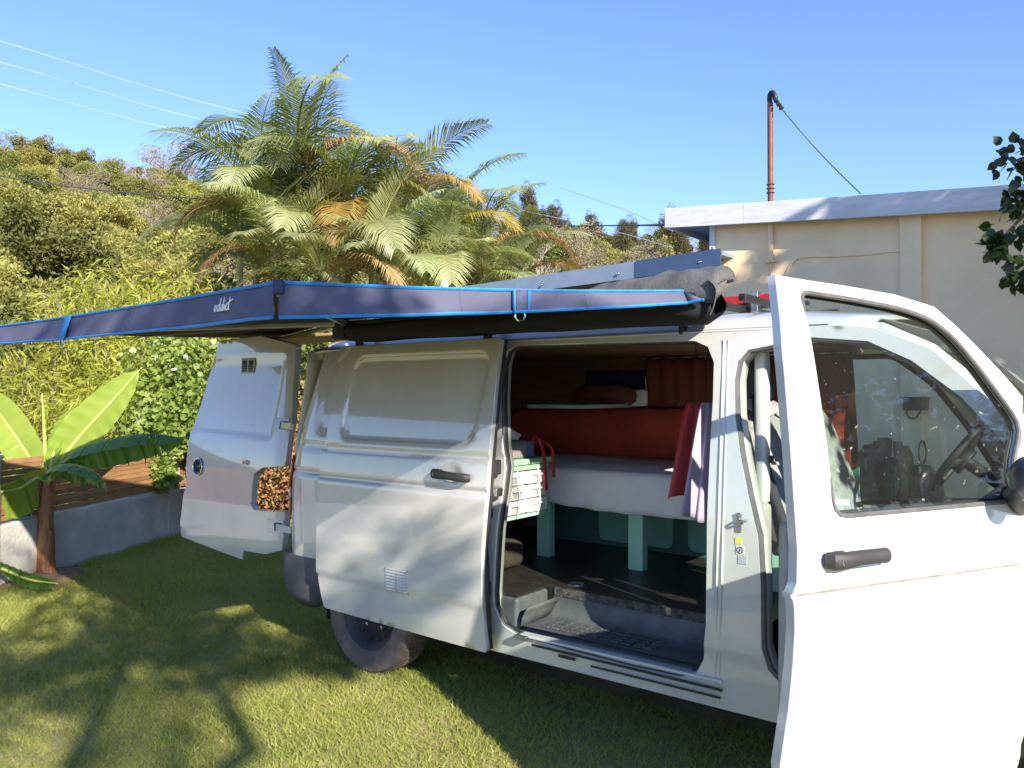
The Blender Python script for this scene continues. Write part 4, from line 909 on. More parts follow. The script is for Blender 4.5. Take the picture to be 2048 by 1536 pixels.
# mesh bag with red straps standing on the drawers
bg_ = thing('mesh_bag', 'grey mesh bag with red straps standing on the drawer unit', 'bag', (.5, .48, 1.186))
m = MB(); m.b2((.44, .33, 1.186), (.60, .52, 1.285)); m.build('bag_body', pm('grey_mesh', (.16, .15, .16), .8, col2=(.30, .29, .30), vscale=120, bump=.4, bscale=200), bg_, bevel=.015)
m = MB(); m.b2((.445, .525, 1.187), (.60, .585, 1.28)); m.build('blue_pouch', pm('blue_cloth', (.10, .14, .30), .85, var=.15), bg_, bevel=.012)
for o_ in (0, .09):
    ribbon([(.56, .585+o_*.3, 1.25), (.60, .60+o_*.5, 1.30-o_*.3), (.635, .615+o_, 1.22), (.642, .625+o_*.9, 1.08), (.645, .63+o_*.85, 1.0+o_*.9)], .022, (.2, 1, 0), 'strap', pm('red_strap', (.55, .03, .035), .8), bg_)
m = MB(); m.b2((-.09, -.012, -.045), (.09, .012, .045)); o = m.build('folded_leaflet', pm('paper_white', (.62, .66, .68), .6, var=.05), None, bevel=.003)
o.location = (.50, .43, 1.318); o.rotation_euler = (.3, .5, 1.2); tag(o, 'pale folded leaflet leaning on the mesh bag', 'leaflet')
MB().b2((.30, .38, .571), (.52, .62, .72)).build('canvas_bag', pm('brown_canvas', (.06, .042, .028), .9, col2=(.035, .025, .018), vscale=8, bump=.4, bscale=60), None, bevel=.05)
tag(bpy.data.objects['canvas_bag'], 'brown canvas bag lying under the drawer unit', 'bag')
# clothes hanging at the front edge of the opening
def garment(name, label, mat, x0, y0, w, ztop, zbot, ph, wav):
    t = thing(name, label, 'garment', (x0, y0, zbot)); G = []
    for z in np.linspace(ztop, zbot, 22):
        k = (ztop-z)/(ztop-zbot); ww = w*(.35+.65*k**.7)
        G.append([(x0+ww*(a-.5)*.55-.10*k*0, y0+ww*(a-.5)*1.0+wav*math.sin(a*17+ph+k*2)*(.3+.7*k)-.05*k, z+.02*math.sin(a*5+ph)*k) for a in np.linspace(0, 1, 34)])
    MB().sheet(G).build('cloth', mat, t, smooth=True, solid=.003)
    MB().tube([(x0, y0, ztop-.01), (x0, y0, 1.775)], .002, 6).build('hook', RUBBER, t)
gr_, gm_ = at_y(1392, 900, .50), at_y(1408, 900, .36)
garment('red_shirt', 'red shirt hanging inside the sliding door opening by the pillar', pm('red_cloth', (.50, .06, .07), .9, var=.1), gr_[0], .50, .24, 1.50, 1.05, .4, .02)
garment('mauve_jacket', 'mauve jacket hanging in front of the red shirt by the pillar', pm('mauve_cloth', (.42, .36, .47), .9, var=.1), gm_[0]+.02, .36, .20, 1.50, .99, 1.7, .022)
# lilac cloth thrown over the passenger headrest
t = thing('lilac_towel', 'lilac towel draped over the passenger seat headrest', 'towel', (2.0, .5, 1.4)); G = []
for k in np.linspace(0, 1, 16):
    a = -1.0+k*3.6; G.append([(1.90-.10*math.cos(a)*1.0-.02+.012*math.sin(q*20+k*4), .33+.36*q, 1.475+.055*math.sin(a)-.11*(k > .5)*(k-.5)+.012*math.sin(q*15+k*6)) for q in np.linspace(0, 1, 20)])
MB().sheet(G).build('cloth', pm('lilac_cloth', (.46, .40, .44), .9, var=.1), t, smooth=True, solid=.006)
# ------------------------------------------------------------------ roof rack, red bar, board
RK = thing('roof_rack', 'black metal roof rack on the white van roof', 'roof rack', (.8, .95, 1.8))
for x in (-.35, .62, 1.70):
    m = MB(); m.bar((x, -.02, 1.955), (x, 1.86, 1.955), .05, .03); m.build('cross_bar', BLACK_STEEL, RK, bevel=.004)
    for y in (.15, 1.75):
        m = MB(); m.bar((x, y, 1.79), (x, y, 1.945), .05, .02, up=(1, 0, 0)); m.build('rack_foot', BLACK_STEEL, RK, bevel=.004)
for y in (.95, 1.45):
    m = MB(); m.bar((-.45, y, 1.98), (1.98, y, 1.98), .03, .022); m.build('rail', BLACK_STEEL, RK, bevel=.003)
m = MB(); m.bar((1.90, .30, 1.953), (1.90, 1.6, 1.953), .03, .03); m.build('front_rail', BLACK_STEEL, RK, bevel=.003)
q = at_y(1512, 603, .80); m = MB(); m.box((q[0], .80, 1.985), (.035, .05, .10)); m.build('rack_bracket', STEEL, RK, bevel=.003)
a_, b_ = at_y(1420, 607, .82), at_y(1550, 594, .82)
zb = (a_[2]+b_[2])/2
m = MB(); m.bar((a_[0]-.8, .82, zb), (b_[0], .82, zb), .05, .042); rb = m.build('red_bar', pm('red_paint', (.42, .018, .022), .4, var=.25, vscale=20), None, bevel=.004); tag(rb, 'red painted square metal bar tied lengthwise on the roof rack', 'bar')
m = MB(); m.box((b_[0]+.001, .82, zb), (.004, .036, .028)); m.build('bar_end', RUBBER, rb)
BRD = pm('board_wood', (.56, .40, .20), .55, col2=(.46, .31, .14), vscale=3, stretch=(1, 10, 10))
tag(MB().b2((-1.95, .34, 1.908), (-.30, .80, 1.926)).build('wooden_board', BRD, None, bevel=.004), 'pale wooden board on the rear of the roof rack under the awning', 'board')
# ------------------------------------------------------------------ fan awning
AW = thing('fan_awning', 'dark navy fan awning with blue piping folded out from the van roof', 'awning', (-.28, .02, 1.85))
NAVY = pm('awning_fabric', (.088, .092, .155), .75, var=.10, vscale=5, bump=.12, bscale=500)
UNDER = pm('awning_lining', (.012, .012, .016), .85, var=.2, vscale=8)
BLUE = pm('blue_piping', (.02, .22, .58), .5, var=.12, vscale=30)
ALU = pm('aluminium', (.55, .56, .58), .35, 1.0, var=.08)
P0 = np.array([-.30, .0, 1.955]); T0 = np.array([1.80, -.055, 1.948]); T1 = at_depth(556, 567, 2.42); T2 = at_depth(-60, 661, 4.75); T3 = np.array([-2.3, .95, 1.985])
print('awning tips', T0, T1, T2)
tips = [T0, T1, T2, T3]
for i in range(3):
    A_, B_ = tips[i], tips[i+1]; G = []
    for k in np.linspace(0, 1, 10):
        G.append([P0+(A_+(B_-A_)*t-P0)*k+np.array([0, 0, -.06*math.sin(t*math.pi)*k*(1 if k < .999 and i < 2 else 0)+.004*math.sin(t*19+k*7)*k*(k < .999)-(.010*math.sin(t*math.pi) if k > .999 else 0)]) for t in np.linspace(0, 1, 18)])
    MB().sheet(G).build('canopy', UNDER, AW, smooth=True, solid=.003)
for i, T in enumerate(tips):
    m = MB(); m.bar(P0+np.array([0, 0, -.022]), T+np.array([0, 0, -.022])-(T-P0)*.012, .022, .028); m.build('rafter', ALU if i else BLACK_STEEL, AW, bevel=.003)
m = MB(); m.box(P0+np.array([-.02, .02, -.05]), (.10, .12, .12)); m.build('pivot_bracket', BLACK_STEEL, AW, bevel=.01)
def valance(A_, B_, hA, hB, wav, t0=0.0, skew=0.0, n=110, pk=1):
    A_ = np.array(A_); B_ = np.array(B_); d = (B_-A_)[:2]; d /= np.linalg.norm(d); nn = np.array([d[1], -d[0], 0])
    if nn.dot(CAM-A_) < 0: nn = -nn
    def Q(t, k):
        h = hA+(hB-hA)*t; tt = t+skew*(1-k)*(1-min(1, t*6)) if skew else t
        p = A_+(B_-A_)*tt; sag = -.010*math.sin(t*math.pi)
        return p+nn*(-.004+.024*k+wav*k*math.sin(t*23+1.3*math.sin(t*9))+wav*.7*math.sin(t*7+k*3)*k+.011*math.exp(-abs(t-pk)*9)*math.sin(abs(t-pk)*95+k*5)*math.sin(k*math.pi*.9))+np.array([0, 0, sag+.004-h*k])
    G = [[Q(t, k) for t in np.linspace(0, 1, n)] for k in np.linspace(0, 1, 9)]
    v = MB().sheet(G).build('valance', NAVY, AW, smooth=True, solid=.002)
    for k, r_ in ((0, .006), (1, .006)):
        m = MB(); m.tube([Q(t, k)+nn*.002 for t in np.linspace(0, 1, n)], r_, 6, True); m.build('piping', BLUE, v)
    for t_ in (.3, .62):
        MB().tube([Q(t_+.002*k, k)+nn*.0015 for k in np.linspace(.02, .98, 9)], .0016, 5).build('seam', NAVY, v)
    return v, Q, nn
v1, Q1, n1 = valance(T0, T1, .050, .108, .006, skew=-.0)
v2, Q2, n2 = valance(T1, T2, .108, .095, .007, pk=0)
# slanted front end of the first valance
m = MB(); m.add([Q1(0, 0), Q1(0, 1), Q1(0, 1)+np.array([.07, -.0, .008])], [(0, 1, 2)]); ve = m.build('valance_end', NAVY, v1, solid=.002)
m = MB(); m.tube([Q1(0, 1), Q1(0, 1)+np.array([.07, 0, .008])], .006, 6); m.build('piping', BLUE, v1)
# rafter-tip cap at the bend
m = MB(); m.box(T1+np.array([0, 0, -.012])+n1*.01, (.034, .03, .045), rz=TH); m.build('tip_cap', pm('navy_webbing', (.03, .04, .11), .7), AW, bevel=.008)
# tie-down loops: webbing patch, blue edging, D ring
def tie(Q, nn, t, w, par, folded=False):
    u = (Q(t+.02, .5)-Q(t-.02, .5)); u /= np.linalg.norm(u)
    c0 = Q(t, 0)+nn*.008; c1 = Q(t, 1.02)+nn*.012
    G = [[c0+(c1-c0)*k+u*w*(a-.5)*(1+.1*(1-k))+nn*.004+u*.015*k for a in (0, .5, 1)] for k in np.linspace(0, 1, 5)]
    p = MB().sheet(G).build('tie_patch', BLUE if folded else NAVY, par, solid=.003)
    if not folded:
        E = [G[0][0]]+[g_[0] for g_ in G[1:]]+[g_ for g_ in G[-1][1:]]+[g_[2] for g_ in G[::-1][1:]]
        m = MB(); m.tube([e+nn*.003 for e in E], .006, 6); m.build('patch_edging', BLUE, p)
    cc = c1+np.array([0, 0, -.012])+u*.018; R_ = .020
    m = MB(); m.tube([cc+u*R_*math.cos(a)+np.array([0, 0, R_*math.sin(a)]) for a in np.linspace(0, 2*math.pi, 19)], .0035, 6, False); m.build('d_ring', CHROME, p)
def t_of(Q, u):
    best = min(np.linspace(0, 1, 400), key=lambda t: abs((lambda p: CX+FPX*(p.dot(_rt)/p.dot(_fw)))(Q(t, .5)-CAM)-u)); return best
tie(Q1, n1, t_of(Q1, 1042), .055, v1); tie(Q2, n2, t_of(Q2, 138), .085, v2, True)
# lettering on the second valance
tt = t_of(Q2, 453); u_ = Q2(tt-.03, .5)-Q2(tt+.03, .5); c_ = Q2(tt, .46)+n2*.010
LET = {'a': [[(.50, .48), (.26, .60), (.02, .30), (.18, .0), (.44, .22), (.54, .58), (.48, .10), (.66, .06)]], 'd': [[(.48, .46), (.26, .58), (.02, .30), (.18, .0), (.42, .2), (.62, .75), (.70, 1.15), (.52, .10), (.68, .05)]],
       'i': [[(.08, .55), (.02, .10), (.20, .06)], [(.15, .82), (.18, .86)]], 'c': [[(.46, .46), (.24, .60), (.02, .30), (.18, .0), (.46, .14)]], 't': [[(.24, 1.10), (.04, .12), (.26, .04)], [(-.22, .66), (.30, .74), (.95, .92)]]}
ux = u_/np.linalg.norm(u_); SZ = .029; cur = -2.0
WPRT = pm('white_print', (.80, .82, .86), .6)
for ch, adv in (('a', .80), ('d', .84), ('d', .84), ('i', .38), ('c', .66), ('t', .4)):
    for stk in LET[ch]:
        P = [c_+ux*((cur+a+.30*(b-.5))*SZ)+np.array([0, 0, (b-.5)*SZ*1.25])+n2*.004 for a, b in stk]
        m = MB(); m.tube(spline(P, 5*len(P)), [.0014, .0024, .0012], 6); m.build('letter_stroke', WPRT, v2)
    cur += adv
# guy cords along the underside
MB().tube([T2+np.array([.3, .1, -.10]), (T1+T2)/2+np.array([-.2, .25, -.09]), P0+np.array([-.35, -.3, -.05])], .0025, 5).build('guy_cord', pm('cord_grey', (.5, .5, .48), .8), AW)
# the soft storage bag along the roof edge
BAGM = pm('bag_fabric', (.095, .095, .10), .75, var=.2, vscale=9, bump=.2, bscale=60)
def bag_row(x, r1, r2, yc, zc, ph):
    return [(x+.004*math.sin(a*3+ph), yc+r1*math.copysign(abs(math.cos(a))**.8, math.cos(a))*(1+.05*math.sin(a*5+ph)), zc+r2*math.copysign(abs(math.sin(a))**.8, math.sin(a))*(1+.05*math.sin(a*4+ph*2))) for a in np.linspace(0, 2*math.pi, 29)]
G = []
for x in np.linspace(-.34, 1.90, 40):
    e = min(1, (x+.36)/.10, (1.93-x)/.08)**.5; ft = float(smooth01((x-.9)/.7))
    G.append(bag_row(x, .095*e+.01*ft, (.055+.024*ft)*e, .055, 1.885+.020*ft+.004*math.sin(x*9), x*4))
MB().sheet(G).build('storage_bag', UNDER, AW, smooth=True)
# grey top flap of the bag, crumpled at the front
G = []
for x in np.linspace(.75, 1.93, 34):
    k = float(smooth01((x-.75)/1.1)); row = []
    for a in np.linspace(-.35, math.pi*.86, 18):
        row.append((x+.012*math.sin(a*4+x*13), .065+.108*math.cos(a)*-1*(.8+.2*k), 1.925+.02*k+(.052+.055*k)*math.sin(a)+.007*math.sin(x*23+a*5)*k+.006*math.sin(x*41-a*3)*k))
    G.append(row)
MB().sheet(G).build('bag_flap', BAGM, AW, smooth=True, solid=.004)
row = G[-1]; cc = np.mean(np.array(row), 0)+np.array([.012, 0, -.01]); m = MB(); m.sheet([[p for p in row], [tuple(np.array(p)*.55+cc*.45+np.array([.02*math.sin(q*1.7), 0, 0])) for q, p in enumerate(row)], [tuple(cc) for p in row]])
m.build('bag_end', BAGM, AW, smooth=True, solid=.003)
ribbon([(1.90, -.045, 1.99), (1.935, -.05, 1.95), (1.925, -.045, 1.89), (1.90, -.03, 1.85)], .03, (.3, -.9, 0), 'bag_strap', BAGM, AW)
# ------------------------------------------------------------------ house
HY = 3.56; FY = 3.42
CREAM = pm('cream_render', (.92, .71, .47), .92, var=.11, vscale=1.1, bump=.15, bscale=60)
FAS = pm('white_fascia', (.60, .62, .67), .6, var=.10, vscale=5, bump=.12, bscale=10, stretch=(1, 6, 6))
HSE = thing('house', 'low cream house with sloping white fascia behind the van', 'house', (3.5, 7, 0))
wx0 = at_y(1428, 560, HY)[0]
f0, f1 = at_y(1329, 417, FY), at_y(2010, 369, FY); g0 = at_y(1335, 455, FY)
sl_ = (f1[2]-f0[2])/(f1[0]-f0[0]); fh_ = f0[2]-g0[2]
print('house', wx0, f0, f1, 'fascia h', fh_, 'slope', sl_)
def roof_z(x): return f0[2]+sl_*(x-f0[0])
XE = 8.5
m = MB(); m.add([(wx0, HY, -.05), (XE, HY, -.05), (XE, HY, roof_z(XE)-fh_+.02), (wx0, HY, roof_z(wx0)-fh_+.02), (wx0, 9, -.05), (XE, 9, -.05), (XE, 9, roof_z(XE)-fh_+.02), (wx0, 9, roof_z(wx0)-fh_+.02)], [(0, 1, 2, 3), (5, 4, 7, 6), (4, 0, 3, 7), (1, 5, 6, 2), (3, 2, 6, 7), (4, 5, 1, 0)]); m.build('wall', CREAM, HSE, smooth=False)
def slab(x0, x1, y0, y1, o0, o1, name, mat, bev=.004):
    m = MB(); v = [(x, y, roof_z(x)+o) for o in (o0, o1) for x, y in ((x0, y0), (x1, y0), (x1, y1), (x0, y1))]
    m.add(v, [(3, 2, 1, 0), (4, 5, 6, 7), (0, 1, 5, 4), (1, 2, 6, 5), (2, 3, 7, 6), (3, 0, 4, 7)]); return m.build(name, mat, HSE, bevel=bev)
xj = at_y(1485, 420, FY)[0]
slab(f0[0], xj-.002, FY, FY+.03, -fh_, 0, 'fascia_board', FAS); slab(xj+.002, XE+.3, FY, FY+.03, -fh_, -.003, 'fascia_board', FAS)
slab(f0[0], f0[0]+.03, FY+.031, 9.3, -fh_, 0, 'fascia_board', FAS)
slab(f0[0]+.031, XE+.3, FY+.031, 9.3, -.06, -.02, 'roof', pm('roof_sheet', (.30, .31, .33), .5, .2, var=.1))
slab(f0[0]+.031, XE+.3, FY+.031, 9.29, -fh_+.04, -fh_+.055, 'soffit', pm('soffit_paint', (.40, .41, .44), .8, var=.08))
px_ = at_y(1822, 500, HY)[0]; m = MB(); m.b2((px_-.07, HY-.045, -.02), (px_+.08, HY+.01, roof_z(px_)-fh_+.035)); m.build('pilaster', CREAM, HSE, bevel=.006)
m = MB(); m.b2((wx0-.03, HY-.03, -.02), (wx0+.02, HY+.04, roof_z(wx0)-fh_+.03)); m.build('corner_strip', FAS, HSE, bevel=.004)
m = MB(); m.tube([(f0[0]+.04, FY+.02, roof_z(f0[0])-.01), (f0[0]+.04, FY+.02, roof_z(f0[0])+.06)], .006, 6); m.build('roof_pin', STEEL, HSE)
# mast with bent head, conduit down the wall and service cable
RUST = pm('rusty_paint', (.15, .048, .040), .6, col2=(.20, .078, .065), vscale=14, bump=.2)
mz = at_y(1541, 395, FY+.2); mt_ = at_y(1541, 192, FY+.2)
MS = thing('roof_mast', 'rust red pipe mast with cable head standing on the house roof', 'mast', (mz[0], FY+.2, mz[2]-.1))
m = MB(); m.tube([(mz[0], FY+.2, mz[2]-.12), (mz[0], FY+.2, mt_[2]-.06)], .024, 12); m.build('pipe', RUST, MS)
hd = [(mz[0], FY+.2, mt_[2]-.07), (mz[0]-.005, FY+.2, mt_[2]-.01), (mz[0]+.015, FY+.19, mt_[2]+.025), (mz[0]+.045, FY+.18, mt_[2]-.01), (mz[0]+.05, FY+.18, mt_[2]-.04)]
m = MB(); m.tube(spline(hd, 14), .021, 10); m.build('bent_head', BLACK_STEEL, MS)
for k in range(3):
    m = MB(); c = np.array([mz[0]+.05+k*.022, FY+.17, mt_[2]-.04-.035*k]); m.tube([c, c+np.array([.012, 0, -.03])], [.014, .020], 8); m.build('insulator', BLACK_STEEL, MS)
for k in range(3):
    m = MB(); m.tube([(mz[0]+.030*math.cos(a), FY+.2+.030*math.sin(a), mz[2]+.04+.035*k) for a in np.linspace(0, 2*math.pi, 13)], .005, 5, False); m.build('wire_wrap', RUST, MS)
ca = np.array([mz[0]+.10, FY+.17, mt_[2]-.13]); cb = at_y(1722, 388, FY+.6)
m = MB(); pts = [ca+(cb-ca)*t+np.array([0, 0, -.025*math.sin(t*math.pi)]) for t in np.linspace(0, 1, 30)]
tw = [p+.0018*np.array([math.cos(i*1.6), math.sin(i*1.6), 0]) for i, p in enumerate(spline(pts, 90))]
m.tube(tw, .0055, 6); tag(m.build('service_cable', pm('green_cable', (.035, .075, .06), .6), None), 'dark twisted service cable running from the mast head to the roof', 'cable')
c1 = at_y(1541, 450, HY-.03); c2 = at_y(1545, 522, HY-.03)
m = MB(); m.tube([(c1[0], HY-.03, roof_z(c1[0])-fh_+.04), (c1[0], HY-.03, c2[2])], .022, 10); cdt = m.build('conduit', CREAM, HSE)
m = MB(); m.box((c1[0], HY-.02, c2[2]), (.09, .04, .02)); m.build('conduit_bracket', CREAM, cdt, bevel=.003)
wl = [at_y(u, v, HY-.006) for u, v in ((1541, 530), (1545, 570), (1565, 560), (1585, 525), (1615, 514), (1700, 512), (1790, 503), (1808, 508), (1812, 560), (1810, 640))]
m = MB(); m.tube(spline(wl, 60), .006, 6); m.build('wall_wire', CREAM, HSE)
# security lamp box on the wall with its cable and a plug lead
lp = at_y(1832, 808, HY-.05); LB = thing('wall_lamp', 'small black lamp box with hanging lead on the house wall', 'lamp', lp)
m = MB(); m.box(lp, (.16, .09, .09)); m.build('lamp_box', PLASTIC, LB, bevel=.008)
m = MB(); m.bar(lp+np.array([-.10, -.02, .048]), lp+np.array([.09, -.02, .048]), .14, .008); m.build('lamp_hood', PLASTIC, LB)
m = MB(); m.tube(spline([lp+np.array(q) for q in ((-.06, -.02, -.03), (-.05, -.02, -.09), (0, -.02, -.105), (.04, -.02, -.04))], 16), .006, 6); m.build('loop_cable', RUBBER, LB)
le = [at_y(u, v, HY-.03) for u, v in ((1842, 820), (1842, 880), (1843, 920))]
m = MB(); m.tube(le, .004, 6); m.build('lead', RUBBER, LB)
for k in range(3):
    c = at_y(1841+k*2, 900, HY-.03-.01*k); m = MB(); m.tube([c+np.array([.035*math.cos(a)*(1-.15*k), .0, -.02+.09*math.sin(a)]) for a in np.linspace(0, 2*math.pi, 19)], .004, 5, False); m.build('coiled_lead', RUBBER, LB)
# lean-to roof left of the house
y_l = 3.30; a0, a1 = at_y(1442, 497, y_l), at_y(1020, 559, y_l)
LT = thing('lean_to_roof', 'grey blue sheet metal lean-to roof beside the house', 'roof', ((a0[0]+a1[0])/2, 5, 0))
STB = pm('steel_blue_sheet', (.20, .26, .36), .45, .1, var=.06, vscale=6)
def lz(x): return a0[2]+(a1[2]-a0[2])*(x-a0[0])/(a1[0]-a0[0])
x_a, x_b = a1[0]-2.2, a0[0]; xm = at_y(1277, 522, y_l)[0]
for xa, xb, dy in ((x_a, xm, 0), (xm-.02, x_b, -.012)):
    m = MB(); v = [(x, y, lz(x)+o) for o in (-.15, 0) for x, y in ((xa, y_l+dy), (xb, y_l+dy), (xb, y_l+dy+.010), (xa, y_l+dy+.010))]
    m.add(v, [(3, 2, 1, 0), (4, 5, 6, 7), (0, 1, 5, 4), (1, 2, 6, 5), (2, 3, 7, 6), (3, 0, 4, 7)]); m.build('flashing', STB if dy == 0 else pm('navy_shade_sheet', (.045, .085, .17), .45, .1, var=.08), LT)  # right piece: shade of the house overhang put into a navy colour
m = MB(); v = [(x, y, lz(x)+o+.05*(y-y_l)/3) for o in (-.05, -.02) for x, y in ((x_a, y_l+.02), (x_b, y_l+.02), (x_b, 8), (x_a, 8))]
m.add(v, [(3, 2, 1, 0), (4, 5, 6, 7), (0, 1, 5, 4), (1, 2, 6, 5), (2, 3, 7, 6), (3, 0, 4, 7)]); m.build('roof_sheet', STB, LT)
for u, v in ((1236, 547), (1400, 524), (1424, 497), (1083, 570)):
    c = at_y(u, v, y_l-.012); m = MB(); m.lathe([(0, -.012), (.010, -.010), (.014, 0)], c, 'y', 10); m.build('screw', CHROME, LT)
for x in (x_a+.1, (x_a+x_b)/2):
    MB().b2((x-.05, y_l+.05, -.05), (x+.05, y_l+.15, lz(x)-.06)).build('post', FAS, LT)
for y in (7.8,):
    MB().b2((x_a+.05, y, -.05), (x_a+.15, y+.1, lz(x_a)+.0)).build('post', FAS, LT)
MB().b2((x_b-.20, y_l+.03, lz(x_b)-.14), (x_b-.10, HY+.02, lz(x_b)-.06)).build('bracket_beam', FAS, LT)
# ------------------------------------------------------------------ plants
def leaves_np(C, N_, size, elong, droop=0.0, rs=RS, shape=4, curl=.15):
    """flat leaf polygons at C (n,3) with long axis N_ (n,3); returns V,F"""
    n = len(C); ax = N_/np.linalg.norm(N_, axis=1)[:, None]; ax[:, 2] -= droop; ax /= np.linalg.norm(ax, axis=1)[:, None]
    rv = rs.normal(size=(n, 3)); sd = np.cross(ax, rv); sd /= np.linalg.norm(sd, axis=1)[:, None]+1e-9; up = np.cross(sd, ax)
    L = (size*rs.uniform(.65, 1.3, n))[:, None]; Wd = L*elong
    if shape == 4: prof_ = [(0, 0, 0), (.45, .5, curl*.3), (1, 0, -curl), (.45, -.5, curl*.3)]
    else: prof_ = [(0, 0, 0), (.18, .45, .05), (.55, .48, .02), (1, 0, -curl), (.55, -.48, .02), (.18, -.45, .05)]
    V = np.stack([C+ax*L*a+sd*Wd*b+up*L*c for a, b, c in prof_], 1)
    k = len(prof_); return V.reshape(-1, 3), np.arange(n*k).reshape(n, k)
def clumps(centres, radii, per, rs=RS, shell=.55):
    P = []; D = []
    for c, r_ in zip(centres, radii):
        d = rs.normal(size=(per, 3)); d /= np.linalg.norm(d, axis=1)[:, None]; q = (shell+(1-shell)*rs.rand(per))**.7
        rr_ = np.asarray(r_, float); P.append(np.asarray(c)+d*q[:, None]*rr_); D.append(d+rs.normal(size=(per, 3))*.5)
    return np.concatenate(P), np.concatenate(D)
BARK = pm('bark', (.17, .13, .095), .95, col2=(.28, .24, .19), vscale=6, bump=.5, bscale=12, stretch=(6, 6, 1))
PALEBARK = pm('pale_bark', (.36, .31, .25), .95, col2=(.46, .41, .35), vscale=3)
def limb_tree(H, R, nl, seed, r0=.16, start=.3, up=.5):
    """trunk and limbs; returns MB and tips"""
    rs = random.Random(seed); m = MB(); tips = []
    tk = spline([(0, 0, -.3), (rs.uniform(-.1, .1)*H*.3, rs.uniform(-.1, .1)*H*.3, H*.3), (rs.uniform(-.12, .12)*H*.4, rs.uniform(-.12, .12)*H*.4, H*.62), (rs.uniform(-.1, .1)*H*.4, rs.uniform(-.1, .1)*H*.4, H*.9)], 10)
    m.tube(tk, [r0, r0*.7, r0*.2], 7)
    for i in range(nl):
        k = start+(1-start)*(i+.5)/nl*.95; b = tk[min(9, int(k*9))]; a = i*2.4+rs.uniform(-.4, .4); L = R*(1.05-.45*k)*rs.uniform(.75, 1.15)
        e = b+np.array([math.cos(a)*L, math.sin(a)*L, L*up*rs.uniform(.4, 1.3)]); mid = (b+e)/2+np.array([0, 0, L*.12])
        m.tube(spline([b, mid, e], 6), [r0*.38*(1.1-k), r0*.07], 5, False); tips += [e, mid*.35+e*.65, mid]
        for j in range(3):
            aa = a+rs.uniform(-1, 1); s0 = b+(e-b)*rs.uniform(.4, .9); l2 = L*rs.uniform(.3, .55); e2 = s0+np.array([math.cos(aa)*l2, math.sin(aa)*l2, l2*rs.uniform(.2, .9)])
            m.tube([s0, (s0+e2)/2+np.array([0, 0, .03]), e2], [r0*.13, r0*.05], 4, False); tips.append(e2)
    tips.append(tk[-1]); return m, tips
# prototype hill trees (hidden nowhere: the first copy uses the prototype itself)
KINDS = {}
def make_kind(key, H, R, nl, per, leaf, elong, mat, cr, seed, bark=BARK, zs=.75):
    rs = np.random.RandomState(seed); m, tips = limb_tree(H, R, nl, seed)
    T = np.array(tips); rad = cr*rs.uniform(.7, 1.25, len(T)); C, D = clumps(T, [np.array([r_, r_, r_*zs]) for r_ in rad], per, rs)
    V, F = leaves_np(C, D, leaf, elong, .15, rs, 4); KINDS[key] = (m.mesh('trunk'), mesh_np('crown', V, F), bark, mat)
    for me, mm in ((KINDS[key][0], bark), (KINDS[key][1], mat)): me.materials.append(mm)
    KINDS[key][0].shade_smooth()
OLIVE = leafmat('olive_foliage', (.205, .215, .06), (.345, .335, .11), .6, .38, .25, .012, .7)
DEEP = leafmat('deep_foliage', (.12, .145, .035), (.22, .235, .07), .55, .36, .3, .02, .7)
YELLOWISH = leafmat('yellowish_foliage', (.28, .275, .07), (.41, .38, .12), .6, .4, .2, .012, .7)
DRYM = leafmat('dry_foliage', (.25, .21, .14), (.37, .32, .23), .8, .25, .2, .015, .9, (1.1, 1.0, .9))
CASU = leafmat('needle_foliage', (.075, .07, .032), (.14, .115, .055), .7, .25, .25, .015, .9)
make_kind('olive', 5.2, 2.3, 12, 210, .20, .55, OLIVE, .72, 1); make_kind('olive2', 4.6, 2.6, 13, 210, .20, .55, OLIVE, .70, 2)
make_kind('deep', 5.6, 2.3, 13, 210, .19, .55, DEEP, .70, 3); make_kind('yellow', 4.6, 2.3, 12, 210, .19, .5, YELLOWISH, .68, 4)
make_kind('dry', 5.0, 2.2, 11, 130, .13, .35, DRYM, .75, 5, PALEBARK); make_kind('casuarina', 8.5, .62, 24, 75, .26, .14, CASU, .27, 6, BARK, 1.6)
def bare(seed):
    rs = random.Random(seed); m = MB()
    def grow(p, d, L, r_, lv):
        e = p+d*L; mid = (p+e)/2+np.array([rs.uniform(-1, 1), rs.uniform(-1, 1), 0])*L*.06; m.tube([p, mid, e], [r_, r_*.6], 4 if lv else 6, False)
        if lv < 5:
            for _ in range(3 if lv < 4 else 3):
                q = d+np.array([rs.gauss(0, .42), rs.gauss(0, .42), rs.gauss(.12, .25)]); q /= np.linalg.norm(q); grow(e, q, L*rs.uniform(.58, .82), r_*.56, lv+1)
    grow(np.array([0, 0, -.3]), np.array([.02, .03, 1.0]), 1.5, .10, 0); me = m.mesh('branches', False); me.materials.append(PALEBARK); return me
BARE = [bare(31), bare(32)]
LAB = {'olive': ('hill_tree', 'olive green bushy tree in the wood covering the hillside'), 'olive2': ('hill_tree', 'olive green bushy tree in the wood covering the hillside'), 'deep': ('hill_tree', 'dark green bushy tree in the wood covering the hillside'),
       'yellow': ('hill_tree', 'yellowish green bushy tree in the wood covering the hillside'), 'dry': ('dry_tree', 'brown half dry tree with thin crown on the hillside'), 'casuarina': ('casuarina_tree', 'tall thin dark casuarina tree on the ridge behind the palms'), 'bare': ('bare_tree', 'leafless pale grey tree among the green hillside trees')}
GRP = {'olive': 'olive hillside trees', 'olive2': 'olive hillside trees', 'deep': 'dark green hillside trees', 'yellow': 'yellowish hillside trees', 'dry': 'half dry hillside trees', 'casuarina': 'casuarina trees on the ridge', 'bare': 'leafless hillside trees'}
